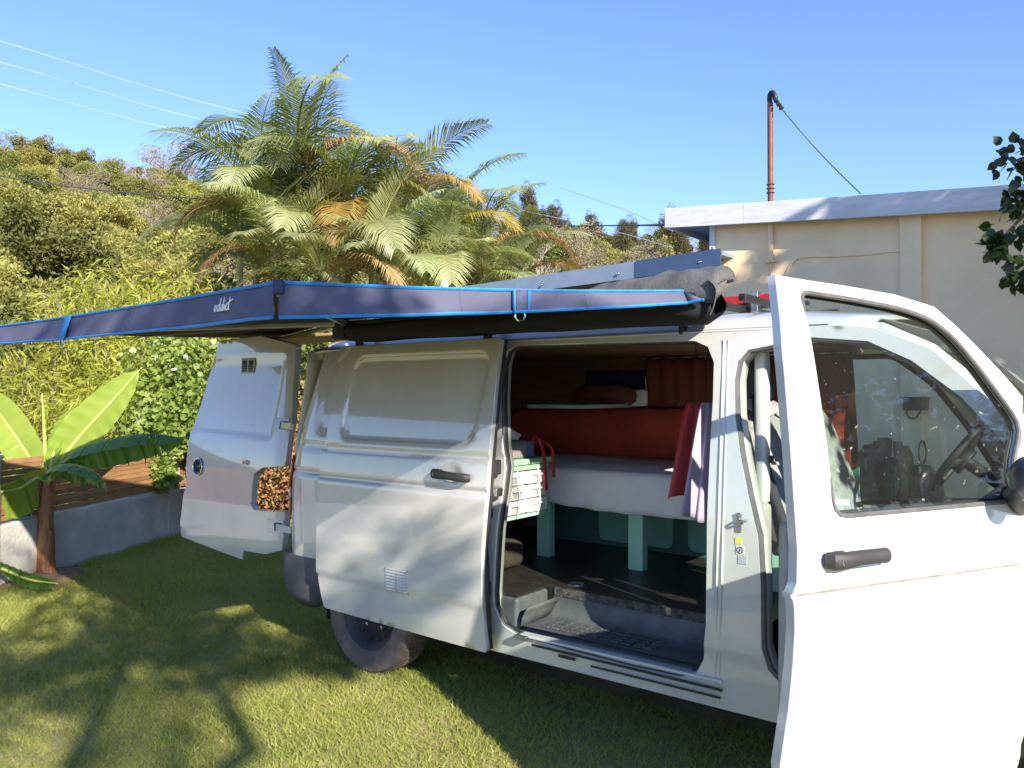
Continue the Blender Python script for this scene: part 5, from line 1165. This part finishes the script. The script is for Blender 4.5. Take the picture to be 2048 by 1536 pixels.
def plant_tree(key, x, y, s, z=None, rot=None, sz=1.0, label=None, group=True):
    z = float(hill_z(x, y)) if z is None else z; k = 'bare' if key.startswith('bare') else key
    t = thing(LAB[k][0], label or LAB[k][1], 'tree', (x, y, z), GRP[k] if group else None); t.rotation_euler = (random.uniform(-.06, .06), random.uniform(-.06, .06), random.uniform(0, 6.28) if rot is None else rot); t.scale = (s, s, s*sz)
    if k == 'bare':
        o = bpy.data.objects.new('branches', BARE[int(key[-1])]); COL.objects.link(o); o.parent = t
    else:
        for nm, me in (('trunk', KINDS[key][0]), ('crown', KINDS[key][1])):
            o = bpy.data.objects.new(nm, me); COL.objects.link(o); o.parent = t
    return t
rs_ = random.Random(5); placed = []
def ok(x, y, md):
    return all((x-a)**2+(y-b)**2 > md*md for a, b in placed)
tries = 0
while len(placed) < 300 and tries < 14000:
    tries += 1
    d = rs_.uniform(13.5**.9, 88**.9)**(1/.9); u = rs_.uniform(-330, 1480) if d > 30 else rs_.uniform(-330, 1250)
    p = at_depth(u, 783, d); x, y = p[0], p[1]
    if y > 3.3 and x > -3.0 and d < 24: continue
    md = 1.6+d*.014
    if not ok(x, y, md): continue
    placed.append((x, y))
    r_ = rs_.random(); far = d > 62
    if u > 880 and d > 45: key = rs_.choice(['casuarina', 'dry', 'olive', 'bare0', 'deep', 'casuarina']) 
    elif far: key = 'dry' if r_ < .34 else 'bare1' if r_ < .42 else 'olive' if r_ < .76 else 'deep' if r_ < .82 else 'yellow'
    else: key = 'olive' if r_ < .32 else 'olive2' if r_ < .50 else 'yellow' if r_ < .70 else 'deep' if r_ < .86 else 'bare0' if r_ < .91 else 'dry'
    s = rs_.uniform(.62, 1.0)*(.60+.0035*d) if key != 'casuarina' else rs_.uniform(.5, .75)
    plant_tree(key, x, y, s)
rr2 = random.Random(8)
for i in range(34):
    d = rr2.uniform(34, 84); u = rr2.uniform(1010, 1380); p = at_depth(u, 783, d)
    plant_tree(rr2.choice(['olive', 'deep', 'dry', 'bare0', 'casuarina', 'olive2', 'bare1']), p[0], p[1], rr2.uniform(.55, .85))
for i in range(22):
    d = rr2.uniform(44, 66); u = rr2.uniform(1150, 1375); p = at_depth(u, 783, d)
    plant_tree(rr2.choice(['olive', 'dry', 'bare0', 'olive2', 'casuarina', 'yellow']), p[0], p[1], rr2.uniform(.62, .9))
# skyline individuals read off the photograph
for key, u, v, d, s, lab in (('casuarina', 1060, 345, 60, 1.0, 'tallest thin casuarina tree rising above the ridge line right of the palms'), ('casuarina', 1108, 378, 62, .95, 'second casuarina tree on the ridge, shorter and narrower than its neighbour'), ('casuarina', 1085, 385, 60, .8, None), ('dry', 20, 240, 84, 1.1, 'lone round dry tree on the skyline at the top of the hill'), ('dry', 165, 250, 84, 1.35, None), ('dry', 150, 262, 84, 1.1, None), ('dry', 335, 262, 82, 1.5, None), ('bare0', 285, 295, 76, 1.5, 'big leafless pale tree on the upper hillside beside the palms'), ('bare1', 245, 320, 72, 1.3, None), ('casuarina', 1250, 455, 66, .62, None), ('casuarina', 1225, 462, 66, .5, None), ('casuarina', 1290, 460, 64, .6, None), ('casuarina', 1322, 462, 64, .62, None), ('bare1', 1190, 480, 50, .8, None), ('olive', 1160, 520, 40, .8, None)):
    p = at_depth(u, 783, d); top = at_depth(u, v, d)[2]; hz_ = float(hill_z(p[0], p[1])); H = {'casuarina': 8.8, 'dry': 5.6, 'bare0': 5.0, 'bare1': 5.0, 'olive': 5.6}[key]
    plant_tree(key, p[0], p[1], s, z=min(hz_, top-H*s) if top-H*s > hz_-4 else hz_, label=lab, group=lab is None)
# ------------------------------------------------------------------ palms
def frond_mesh(L, e0, e1, seed, lf=.55, npair=60, twist=0.0, w=.029):
    rs = random.Random(seed); n = 28; P = [np.array([0, 0, 0.])]; ang = np.radians(np.linspace(e0, e1, n)+np.concatenate([np.zeros(n//2), np.linspace(0, -14, n-n//2)]))
    for i in range(n-1): P.append(P[-1]+np.array([math.cos(ang[i]), 0, math.sin(ang[i])])*L/(n-1))
    P = np.array(P); m = MB(); m.tube(P, [.020, .013, .004], 5, False); nr = len(m.f)
    for i in range(npair):
        t = .13+.86*i/(npair-1); k = t*(n-1); a = min(n-2, int(k)); b = P[a]+(P[a+1]-P[a])*(k-a); T = P[a+1]-P[a]; T /= np.linalg.norm(T); U = np.array([-T[2], 0, T[0]])
        ll = lf*(math.sin(math.pi*min(1, .20+.72*t))**.7)*rs.uniform(.88, 1.08)*(1-.35*t**4)
        for s in (-1, 1):
            S = np.array([0, s, 0.]); fwd = .45+.55*t; d = S*1.0+T*fwd+U*(.32-.25*t)+np.array([rs.uniform(-.05, .05) for _ in range(3)]); d /= np.linalg.norm(d)
            wv = np.cross(d, U*.8+S*.35*-1); wv /= np.linalg.norm(wv)
            ww = w*(1-.3*t); dr = np.array([0, 0, -1.0])
            q1 = b+d*ll*.5+dr*ll*.03; q2 = b+d*ll*.95+dr*ll*rs.uniform(.20, .48)
            m.add([b-wv*ww*.28, b+wv*ww*.28, q1+wv*ww*.5, q1-wv*ww*.5, q2], [(0, 1, 2, 3), (3, 2, 4)])
    return m.mesh('frond', False)
FR = [frond_mesh(2.1, 80, 15, 1, .72), frond_mesh(2.2, 72, -25, 2, .72), frond_mesh(2.1, 58, -52, 3, .70), frond_mesh(1.7, 36, -75, 4, .60), frond_mesh(1.9, 86, 66, 5, .62), frond_mesh(2.2, 62, -15, 6, .75)]
PG = leafmat('palm_green', (.24, .275, .095), (.38, .41, .21), .32, .36, .22, .02, 2.0, (1.3, 1.35, .55), .6)
PY = leafmat('palm_yellow', (.34, .27, .05), (.44, .30, .08), .45, .3, .2, .03, 2.0)
PB = leafmat('palm_brown', (.30, .17, .07), (.40, .26, .13), .6, .2, .2, .008, 2.0, (1.1, .9, .6))
FRM = []
for mm in (PG, PY, PB):
    FRM.append([])
    for f in FR: c = f.copy(); c.materials.append(mm); FRM[-1].append(c)
PT = pm('palm_stem', (.34, .29, .13), .6, col2=(.22, .20, .09), vscale=3, stretch=(1, 1, 9), bump=.2)
PS_ = pm('palm_shaft', (.44, .40, .12), .5, var=.15)
def palm(x, y, zc, label, seed, s=1.0, spear=False, nf=9, z0=0.0, group='feathery palms of the clump', base=None):
    rs = random.Random(seed); t = thing('areca_palm', label, 'palm', (x, y, z0), group); H = zc-z0
    bx, by = rs.uniform(-.3, .3), rs.uniform(-.3, .3)
    if base: bx, by = base[0]/2, base[1]/2
    m = MB(); pts = spline([(bx*2+x, by*2+y, z0-.1), (x+bx*2, y+by*2, z0+H*.6), (x+bx*1.3, y+by*1.3, z0+H*.78), (x, y, zc-.45)] if base else [(bx*2+x, by*2+y, z0-.1), (x+bx, y+by, z0+H*.5), (x, y, zc-.45)], 14); m.tube(pts, [.065, .05, .045], 8); tr = m.build('trunk', PT, t)
    m = MB(); m.tube(spline([pts[-1]-np.array([0, 0, .02]), (x, y, zc-.2), (x, y, zc+.08)], 6), [.055, .05, .02], 8); m.build('crown_shaft', PS_, t)
    a0 = rs.uniform(0, 6.28)
    for i in range(nf):
        k = i/(nf-1); vi = (4 if spear and i < 2 else 0 if k < .25 else 5 if k < .45 else 1 if k < .65 else 2 if k < .88 else 3)
        mi = 0 if k < .80 or rs.random() < .55 else (1 if rs.random() < .6 else 2)
        o = bpy.data.objects.new('frond', FRM[mi][vi]); COL.objects.link(o); o.parent = t
        o.location = (rs.uniform(-.03, .03), rs.uniform(-.03, .03), H-.02-.16*k); o.rotation_euler = (rs.uniform(-.35, .35), rs.uniform(-.12, .12), a0+i*2.4+rs.uniform(-.25, .25)); q = s*rs.uniform(.85, 1.1); o.scale = (q, q, q)
    return t
for i, (u, v, d, s, sp, lab) in enumerate(((598, 345, 11.6, 1.0, True, 'tallest feathery palm with two upright young fronds'), (520, 410, 11.6, .9, False, None), (700, 415, 11.6, .9, False, None), (800, 430, 12.0, .92, False, None), (890, 475, 12.6, .85, False, None), (960, 500, 13.6, .85, False, 'feathery palm at the house end of the clump'), (560, 500, 11.0, .85, False, None), (745, 510, 11.2, .85, False, None), (1040, 545, 14.6, .75, False, 'lowest feathery palm beside the lean-to roof'), (640, 400, 12.6, .9, False, None), (480, 500, 12.4, .75, False, 'feathery palm at the shrub end of the clump'), (890, 560, 11.4, .75, False, None), (650, 490, 12.4, .9, False, None), (970, 575, 12.2, .7, False, None), (790, 565, 10.8, .7, False, None), (560, 570, 10.9, .65, False, None), (650, 575, 10.6, .7, False, None))):
    p = at_depth(u, v, d); palm(p[0], p[1], p[2], lab or 'feathery palm with arching fronds in the clump behind the awning', 100+i, s*1.04, sp, 8, group=None if lab else 'feathery palms of the clump')
for i, (u, v) in enumerate(((610, 800), (600, 760))):
    pass
# palm and trees on the sunny side, out of the picture: they throw the dapples
def sun_place(q, w, s): return (.92*s+.39*q, -.39*s+.92*q, w+.5*s)
x, y, z = sun_place(-.80, .20, 9.0); palm(x, y, z, 'feathery palm beside the drive that shades the awning', 300, .85, False, 7, group=None, base=(-.62, -1.47))
x, y, z = sun_place(-2.55, -.55, 7.6); palm(x, y, z, 'feathery palm beside the drive that shades the lawn', 301, .8, False, 8, group=None)
def shade_tree():
    rs = np.random.RandomState(61); cx_, cy_, cz_ = sun_place(-.95, 1.05, 8.0); bx_, by_, _ = sun_place(-2.3, 0, 8.4)
    t = thing('garden_tree', 'slender leaning garden tree beside the drive with a small round crown', 'tree', (bx_, by_, 0)); m = MB(); T = []
    tk = spline([(bx_, by_, -.1), (bx_+.02, by_, 2.4), (cx_*.6+bx_*.4, cy_*.6+by_*.4, 3.9), (cx_, cy_, cz_)], 14); m.tube(tk, [.09, .06, .04, .02], 8)
    for q, w, r_ in ((-.95, 1.05, .5), (-.78, 1.05, .30), (-1.45, 1.2, .40), (-1.0, .55, .42), (-.6, .45, .30), (-1.2, 1.65, .40), (-.75, 1.55, .36), (-1.65, .7, .34), (-.08, .46, .17), (-1.5, .42, .30), (-2.15, .15, .36), (-1.75, 1.75, .3), (-.2, .25, .16)):
        for ds in (-.35, .3):
            p = np.array(sun_place(q+rs.normal()*.05, w+rs.normal()*.05, 8.0+ds+rs.normal()*.15)); T.append((p, r_)); m.tube(spline([tk[-3], (tk[-3]+p)/2+np.array([0, 0, .08]), p], 6), [.02, .006], 5, False)
    m.build('trunk', BARK, t); C, D = clumps([a for a, _ in T], [np.array([r_, r_, r_*.85]) for _, r_ in T], 85, rs, .15)
    V, F = leaves_np(C, D, .12, .45, .3, rs, 4); obj('crown', mesh_np('crown', V, F), BUSH_, t, False)
BUSH_ = leafmat('garden_tree_leaf', (.06, .09, .02), (.12, .15, .035), .5, .3, 0, 0, 3.0)
shade_tree()
# broad tree right of the house, with a limb reaching into the picture
def leafy_tree():
    base = np.array([7.3, 2.1, 0.0]); t = thing('broad_tree', 'dark leaved broad tree whose limb hangs over the front of the van', 'tree', base)
    m, tips = limb_tree(5.6, 2.3, 12, 77, .17, .42, .45); m.v = [tuple(np.array(v)+base) for v in m.v]; tips = [np.array(p)+base for p in tips]
    e = [at_depth(2085, 330, 4.3), at_depth(2010, 470, 4.2), at_depth(2030, 400, 4.25), at_depth(2030, 320, 4.3), at_depth(2040, 545, 4.1), at_depth(1990, 490, 4.15), at_depth(2090, 440, 4.2)]
    st = base+np.array([-.1, 0, 2.6]); j = at_depth(2150, 380, 4.4); m.tube(spline([st, (st+j)/2+np.array([0, 0, .5]), j], 12), [.08, .03], 7)
    for q in e: m.tube(spline([j, (j+q)/2+np.array([0, 0, .06]), q], 7), [.02, .005], 5)
    m.build('trunk', BARK, t); rs = np.random.RandomState(9)
    C, D = clumps(tips, [np.array([.62, .62, .5])]*len(tips), 330, rs); V, F = leaves_np(C, D, .13, .7, .3, rs, 6)
    GL = leafmat('glossy_dark_leaf', (.022, .042, .012), (.045, .075, .02), .32, .18, 0, 0, 3.0)
    obj('crown', mesh_np('crown', V, F), GL, t, False)
    C, D = clumps(e, [np.array([.085, .085, .10])*k for k in (1.5, 1.15, .7, 1.2, .95, .6, 1.4)], 46, rs, .2); V, F = leaves_np(C, D, .056, .92, .45, rs, 6, .05); obj('hanging_foliage', mesh_np('hf', V, F), GL, t, False)
leafy_tree()
# ------------------------------------------------------------------ shrubs behind the fence
WIL = leafmat('willow_leaf', (.34, .36, .05), (.50, .48, .10), .5, .45, .12, .012, 2.0)
def willow(u, d, ztop, R, seed, label, n=4200):
    p = at_depth(u, 783, d); rs = np.random.RandomState(seed); t = thing('willow_leaved_shrub', label, 'shrub', (p[0], p[1], 0)); m = MB(); T = []
    for i in range(16):
        a = i*2.4; r_ = R*math.sqrt((i+.5)/16)*rs.uniform(.8, 1.1); h = ztop*rs.uniform(.62, 1.02)*(1-.25*(r_/R)**2); e = np.array([p[0]+math.cos(a)*r_, p[1]+math.sin(a)*r_, h]); b = np.array([p[0]+math.cos(a)*r_*.25, p[1]+math.sin(a)*r_*.25, -.05])
        st = spline([b, (b+e)/2+np.array([0, 0, .15]), e], 8); m.tube(st, [.022, .006], 5, False)
        for k in np.linspace(.22, 1, 8): T.append(b+(e-b)*k+np.array([rs.normal()*.16, rs.normal()*.16, 0]))
    m.build('stems', BARK, t); T = np.array(T); C, D = clumps(T, [np.array([.30, .30, .26])]*len(T), int(n*2.4/len(T)), rs, .1); D[:, 2] -= .35
    V, F = leaves_np(C, D, .135, .15, .35, rs, 4, .25); obj('foliage', mesh_np('foliage', V, F), WIL, t, False)
willow(200, 10.6, 3.35, 1.0, 1, 'yellow green narrow leaved shrub at the outer end of the shrub row'); willow(335, 10.2, 3.45, .95, 2, 'yellow green narrow leaved shrub behind the upright banana leaf'); willow(440, 10.8, 3.3, .9, 3, 'yellow green narrow leaved shrub beside the palm clump'); willow(95, 9.6, 2.0, .8, 4, 'low yellow green narrow leaved shrub behind the slat fence', 3000); willow(300, 9.3, 2.0, .8, 5, 'low yellow green narrow leaved shrub above the leafy vine', 3000)
BUSH = leafmat('bush_leaf', (.085, .105, .022), (.19, .19, .045), .55, .3, .2, .02, 1.5)
def bush(u, d, ztop, R, seed, label, mat=BUSH, leaf=.085, n=5200, el=.6):
    p = at_depth(u, 783, d); rs = np.random.RandomState(seed); t = thing('bush', label, 'bush', (p[0], p[1], 0)); m = MB(); T = []
    for i in range(14):
        a = i*2.4; r_ = R*math.sqrt((i+.5)/14); e = np.array([p[0]+math.cos(a)*r_, p[1]+math.sin(a)*r_, ztop*rs.uniform(.5, .95)]); b = np.array([p[0], p[1], -.05]); m.tube([b, (b+e)/2+np.array([0, 0, .1]), e], [.02, .006], 5, False)
        for k in (.35, .6, .8, 1): T.append(b+(e-b)*k)
    m.build('stems', BARK, t); T = np.array(T); C, D = clumps(T, [np.array([.34, .34, .28])*R]*len(T), n//len(T), rs, .35); V, F = leaves_np(C, D, leaf, el, .2, rs, 4); obj('foliage', mesh_np('foliage', V, F), mat, t, False)
bush(20, 10.4, 1.9, 1.1, 11, 'olive round leaved bush past the end pillar of the wall'); bush(-60, 11.5, 2.6, 1.3, 12, 'tall olive bush at the far end of the wall'); bush(120, 11.8, 2.4, 1.1, 13, 'olive bush behind the low narrow leaved shrub'); bush(250, 12, 2.2, 1.2, 15, 'olive bush under the tall narrow leaved shrubs')
RDL = leafmat('red_dry_leaf', (.33, .10, .06), (.40, .36, .13), .7, .3, 0, 0, 14.0, (1.1, .9, .7))
bush(545, 9.4, 1.75, .9, 14, 'dry reddish leaved bush seen through the lamp cut-out of the rear door', RDL, .046, 11000); bush(470, 9.2, 1.3, .7, 16, 'dry reddish leaved bush behind the open rear door', RDL, .046, 8000)
bush(640, 10.4, 2.6, 1.1, 17, 'dark green bush at the foot of the palm clump', DEEP, .10, 5200); bush(820, 10.8, 2.7, 1.2, 18, 'dark green bush under the right side of the palm clump', DEEP, .10, 5200); bush(480, 11.4, 2.7, 1.0, 19, 'dark green bush between shrub row and palm clump', DEEP, .1, 5000)
bush(1000, 12.0, 2.9, 1.3, 20, 'olive bush beside the lean-to roof', BUSH, .10, 5000)
# vine with rounded leaves and white flowers draped over the fence
def vine():
    rs = np.random.RandomState(21); A_ = at_depth(330, 783, 8.9); t = thing('flowering_vine', 'leafy vine with rounded leaves and white flowers draped over the slat fence', 'vine', (A_[0], A_[1], 0)); T = []
    for u, v, d in ((300, 720, 8.9), (350, 740, 8.8), (390, 720, 8.8), (330, 790, 8.7), (380, 800, 8.6), (300, 800, 8.8), (350, 850, 8.5), (400, 860, 8.6), (310, 860, 8.5), (340, 900, 8.35), (325, 930, 8.3), (330, 955, 8.3), (270, 830, 8.8), (415, 800, 8.7), (430, 900, 8.6), (370, 690, 9.0)): T.append(at_depth(u, v, d))
    m = MB()
    for p in T: m.tube(spline([(A_[0], A_[1], -.05), (A_[0]*.5+p[0]*.5, A_[1]*.5+p[1]*.5, p[2]*.6+.2), p], 7), [.012, .004], 5, False)
    m.build('stems', BARK, t); r_ = [np.array([.30, .30, .26])*(1 if v_[2] > .95 else .42) for v_ in T]; C, D = clumps(T, r_, 260, rs, .3)
    V, F = leaves_np(C, D, .062, .9, .25, rs, 6, .1); obj('leaves', mesh_np('leaves', V, F), leafmat('vine_leaf', (.17, .25, .05), (.32, .38, .11), .4, .35, 0, 0, 5.0), t, False)
    k = rs.choice(len(C), 26); V, F = leaves_np(C[k]+rs.normal(size=(26, 3))*.03, D[k], .055, 1.0, 0, rs, 6, -.1)
    for i in range(11):
        me = mesh_np('flower', V[i*6:i*6+6], np.arange(6).reshape(1, 6)); obj('flower', me, pm('white_petal', (.78, .78, .76), .7), t, False)
vine()
# ------------------------------------------------------------------ banana plant
BL = leafmat('banana_leaf', (.27, .40, .05), (.36, .48, .08), .34, .5, .05, .01, 2.5, (1.5, 1.5, .5), .6)
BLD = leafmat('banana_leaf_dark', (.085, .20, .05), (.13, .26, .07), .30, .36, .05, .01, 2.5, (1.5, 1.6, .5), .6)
BN = thing('banana_plant', 'young banana plant with broad leaves in front of the low wall', 'plant', BAN)
bz0 = at_z(92, 1152); D0 = (bz0-CAM).dot(_fw)
def bp_(u, v, dd=0.0): return at_depth(u, v, D0+dd)
m = MB(); m.tube([bp_(93, 1165), bp_(93, 1135), bp_(90, 1080), bp_(92, 1030), bp_(95, 985), bp_(96, 955)], [.085, .070, .062, .058, .055, .045], 14); m.build('stem', pm('banana_stem', (.16, .055, .025), .5, col2=(.34, .16, .06), vscale=5, stretch=(9, 9, 1.2), bump=.25, bscale=20), BN)
for k in range(3):
    a = k*2.1; m = MB(); m.tube([bp_(92, 1160)+np.array([.05*math.cos(a), .05*math.sin(a), 0]), bp_(92, 1100)+np.array([.07*math.cos(a), .07*math.sin(a), 0]), bp_(92, 1060)+np.array([.085*math.cos(a), .085*math.sin(a), 0])], [.035, .03, .008], 8, True, .4); m.build('dry_sheath', MATS['banana_stem'], BN)
RIBM = pm('leaf_midrib', (.42, .46, .13), .45, var=.1)
def banana_leaf(pts, w, mat, fold=.25, tears=0, side=(0, 0, 1), seed=0, droop=.0):
    rs = random.Random(seed); P = spline(pts, 120); n = len(P); T = np.gradient(P, axis=0); T /= np.linalg.norm(T, axis=1)[:, None]; side = np.array(side, float); m = MB()
    petiole = 15
    cuts = sorted(rs.sample(range(petiole+3, n-2), tears)) if tears else []
    for s in (-1, 1):
        rows = []; blocks = []
        for i in range(petiole, n):
            t = (i-petiole)/(n-1-petiole); hw = w*(max(0, math.sin(math.pi*min(1, .06+t*.97))))**.55*(1.0 if t < .85 else 1-((t-.85)/.15)**2*.9)
            sd = side-T[i]*side.dot(T[i]); sd /= np.linalg.norm(sd)+1e-9; up = np.cross(T[i], sd); up = up if up[2] >= 0 else -up
            row = []
            for k in np.linspace(0, 1, 6): row.append(P[i]+s*sd*hw*k*(1-.10*k)+up*hw*(fold*k-(.35*fold+.06)*k*k)+np.array([0, 0, -droop*hw*k*k])+up*(.006*math.sin(i*.63+k*3)*k+.0016*(1 if i % 2 else -1)*math.sin(k*math.pi)))
            rows.append(row)
            if i in cuts and rs.random() < .75: blocks.append(rows); rows = [[p+T[i]*.010+np.array([0, 0, -.012*j*rs.uniform(.5, 1.5)]) for j, p in enumerate(row)]]
        blocks.append(rows)
        for b in blocks:
            if len(b) > 1: m.sheet(b)
    lf = m.build('leaf', mat, BN, smooth=True)
    r_ = MB(); r_.tube(P+np.array([0, 0, -.004]), [.020, .014, .009, .004], 7); r_.build('midrib', RIBM, lf); return lf
c = bp_(97, 965)
banana_leaf([c, bp_(118, 925, .0), bp_(165, 865, .05), bp_(225, 800, .12), bp_(284, 733, .2)], .20, BL, .30, 0, (.75, .55, -.30), 1)
banana_leaf([c, bp_(108, 905), bp_(130, 840, .25), bp_(160, 810, .4)], .10, BL, .3, 0, (.8, .3, .2), 2)
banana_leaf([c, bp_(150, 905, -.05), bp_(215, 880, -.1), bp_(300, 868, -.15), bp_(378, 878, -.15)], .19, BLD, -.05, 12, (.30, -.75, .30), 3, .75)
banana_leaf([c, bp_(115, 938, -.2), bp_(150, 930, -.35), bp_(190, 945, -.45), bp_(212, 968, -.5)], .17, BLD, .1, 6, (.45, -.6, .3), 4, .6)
banana_leaf([c, bp_(70, 930, .1), bp_(30, 870, .2), bp_(-10, 815, .3), bp_(-40, 790, .35)], .18, BL, .3, 3, (.6, .6, .3), 5)
banana_leaf([c, bp_(75, 955, -.1), bp_(40, 975, -.25), bp_(-10, 985, -.4), bp_(-60, 1000, -.5)], .19, BL, .05, 6, (.3, -.7, .5), 6, .45)
banana_leaf([c, bp_(70, 940, .15), bp_(45, 905, .3), bp_(20, 890, .5), bp_(-10, 900, .6)], .15, BL, .1, 5, (.5, .5, .2), 9, .5)
banana_leaf([bp_(96, 960), bp_(90, 900), bp_(87, 840), bp_(84, 785)], .016, BL, 1.2, 0, (.8, .6, 0), 7)
fl = [bp_(-30, 1120, -.55), bp_(10, 1138, -.6), bp_(60, 1158, -.65), bp_(116, 1166, -.7)]
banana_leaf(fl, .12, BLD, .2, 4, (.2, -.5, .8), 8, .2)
# cactus clump against the house, seen through the cab windows
def cactus():
    rs = random.Random(4); CM = pm('cactus_skin', (.075, .068, .055), .8, col2=(.15, .14, .12), vscale=18, bump=.5, bscale=40); b0 = at_y(1770, 1000, 3.2); t = thing('cactus_clump', 'dark spiny cactus clump growing against the house wall', 'cactus', (b0[0], 3.2, 0))
    for i in range(34):
        u = rs.uniform(1690, 1880); top = 1005-75*math.exp(-((u-1775)/70)**2)-rs.uniform(0, 55); p = at_y(u, top, 3.22+rs.uniform(-.15, .2)); h = p[2]; r_ = rs.uniform(.03, .055)
        m = MB(); m.tube(spline([(p[0]+rs.uniform(-.2, .2), p[1]+.05, -.05), (p[0]+rs.uniform(-.06, .06), p[1], h*.6), (p[0], p[1], h-.03), (p[0]+rs.uniform(-.01, .01), p[1], h)], 10), [r_, r_*.9, r_*1.15, r_*1.05, r_*.35], 9); m.build('cactus_arm', CM, t)
    m = MB()
    for i in range(260):
        u = rs.uniform(1685, 1885); p = at_y(u, rs.uniform(930, 1010), 3.1+rs.uniform(-.05, .2)); d = np.array([rs.gauss(0, 1), rs.gauss(-.3, .6), rs.gauss(.4, .8)]); d /= np.linalg.norm(d); m.tube([p, p+d*.06], [.003, .0008], 3, False)
    o = m.build('spines', CM, t); o['kind'] = 'stuff'
cactus()
# ------------------------------------------------------------------ wires across the sky
WW = pm('pale_wire', (.55, .62, .74), .5); DW = pm('dark_wire', (.05, .05, .055), .6)
def wire(pts, r_, mat, label, sag=.0):
    P = np.array(pts); m = MB(); m.tube(spline(P, 40), r_, 5); tag(m.build('overhead_wire', mat, None), label, 'wire')
wire([at_depth(-400, -30, 22), at_depth(0, 82, 25), at_depth(250, 160, 29), at_depth(450, 216, 33), at_depth(900, 330, 42)], .0075, WW, 'highest pale overhead wire crossing the sky above the hill')
wire([at_depth(-400, 20, 22), at_depth(0, 124, 25), at_depth(200, 182, 29), at_depth(400, 238, 33), at_depth(900, 350, 42)], .0075, WW, 'middle pale overhead wire crossing the sky above the hill')
wire([at_depth(-400, 70, 22), at_depth(0, 168, 25), at_depth(200, 222, 29), at_depth(395, 270, 33), at_depth(900, 380, 42)], .0075, WW, 'lowest pale overhead wire crossing the sky above the hill')
wire([at_depth(-300, 300, 11.5), at_depth(0, 352, 12.5), at_depth(180, 378, 13), at_depth(370, 395, 13.6), at_depth(700, 430, 15), at_depth(1130, 452, 17)], .012, DW, 'dark cable slung across the wooded hillside')
hw = at_y(1332, 450, 3.44)
wire([hw, at_depth(1250, 451, 12), at_depth(1140, 452, 17)], .012, DW, 'dark cable from the house eave towards the casuarinas')
wire([at_depth(1120, 375, 55), at_depth(1250, 420, 45), at_depth(1345, 462, 36)], .018, WW, 'thin pale wire between casuarinas and house, upper one'); wire([at_depth(1040, 420, 50), at_depth(1200, 455, 42), at_depth(1345, 495, 34)], .018, WW, 'thin pale wire between palms and house, lower one')
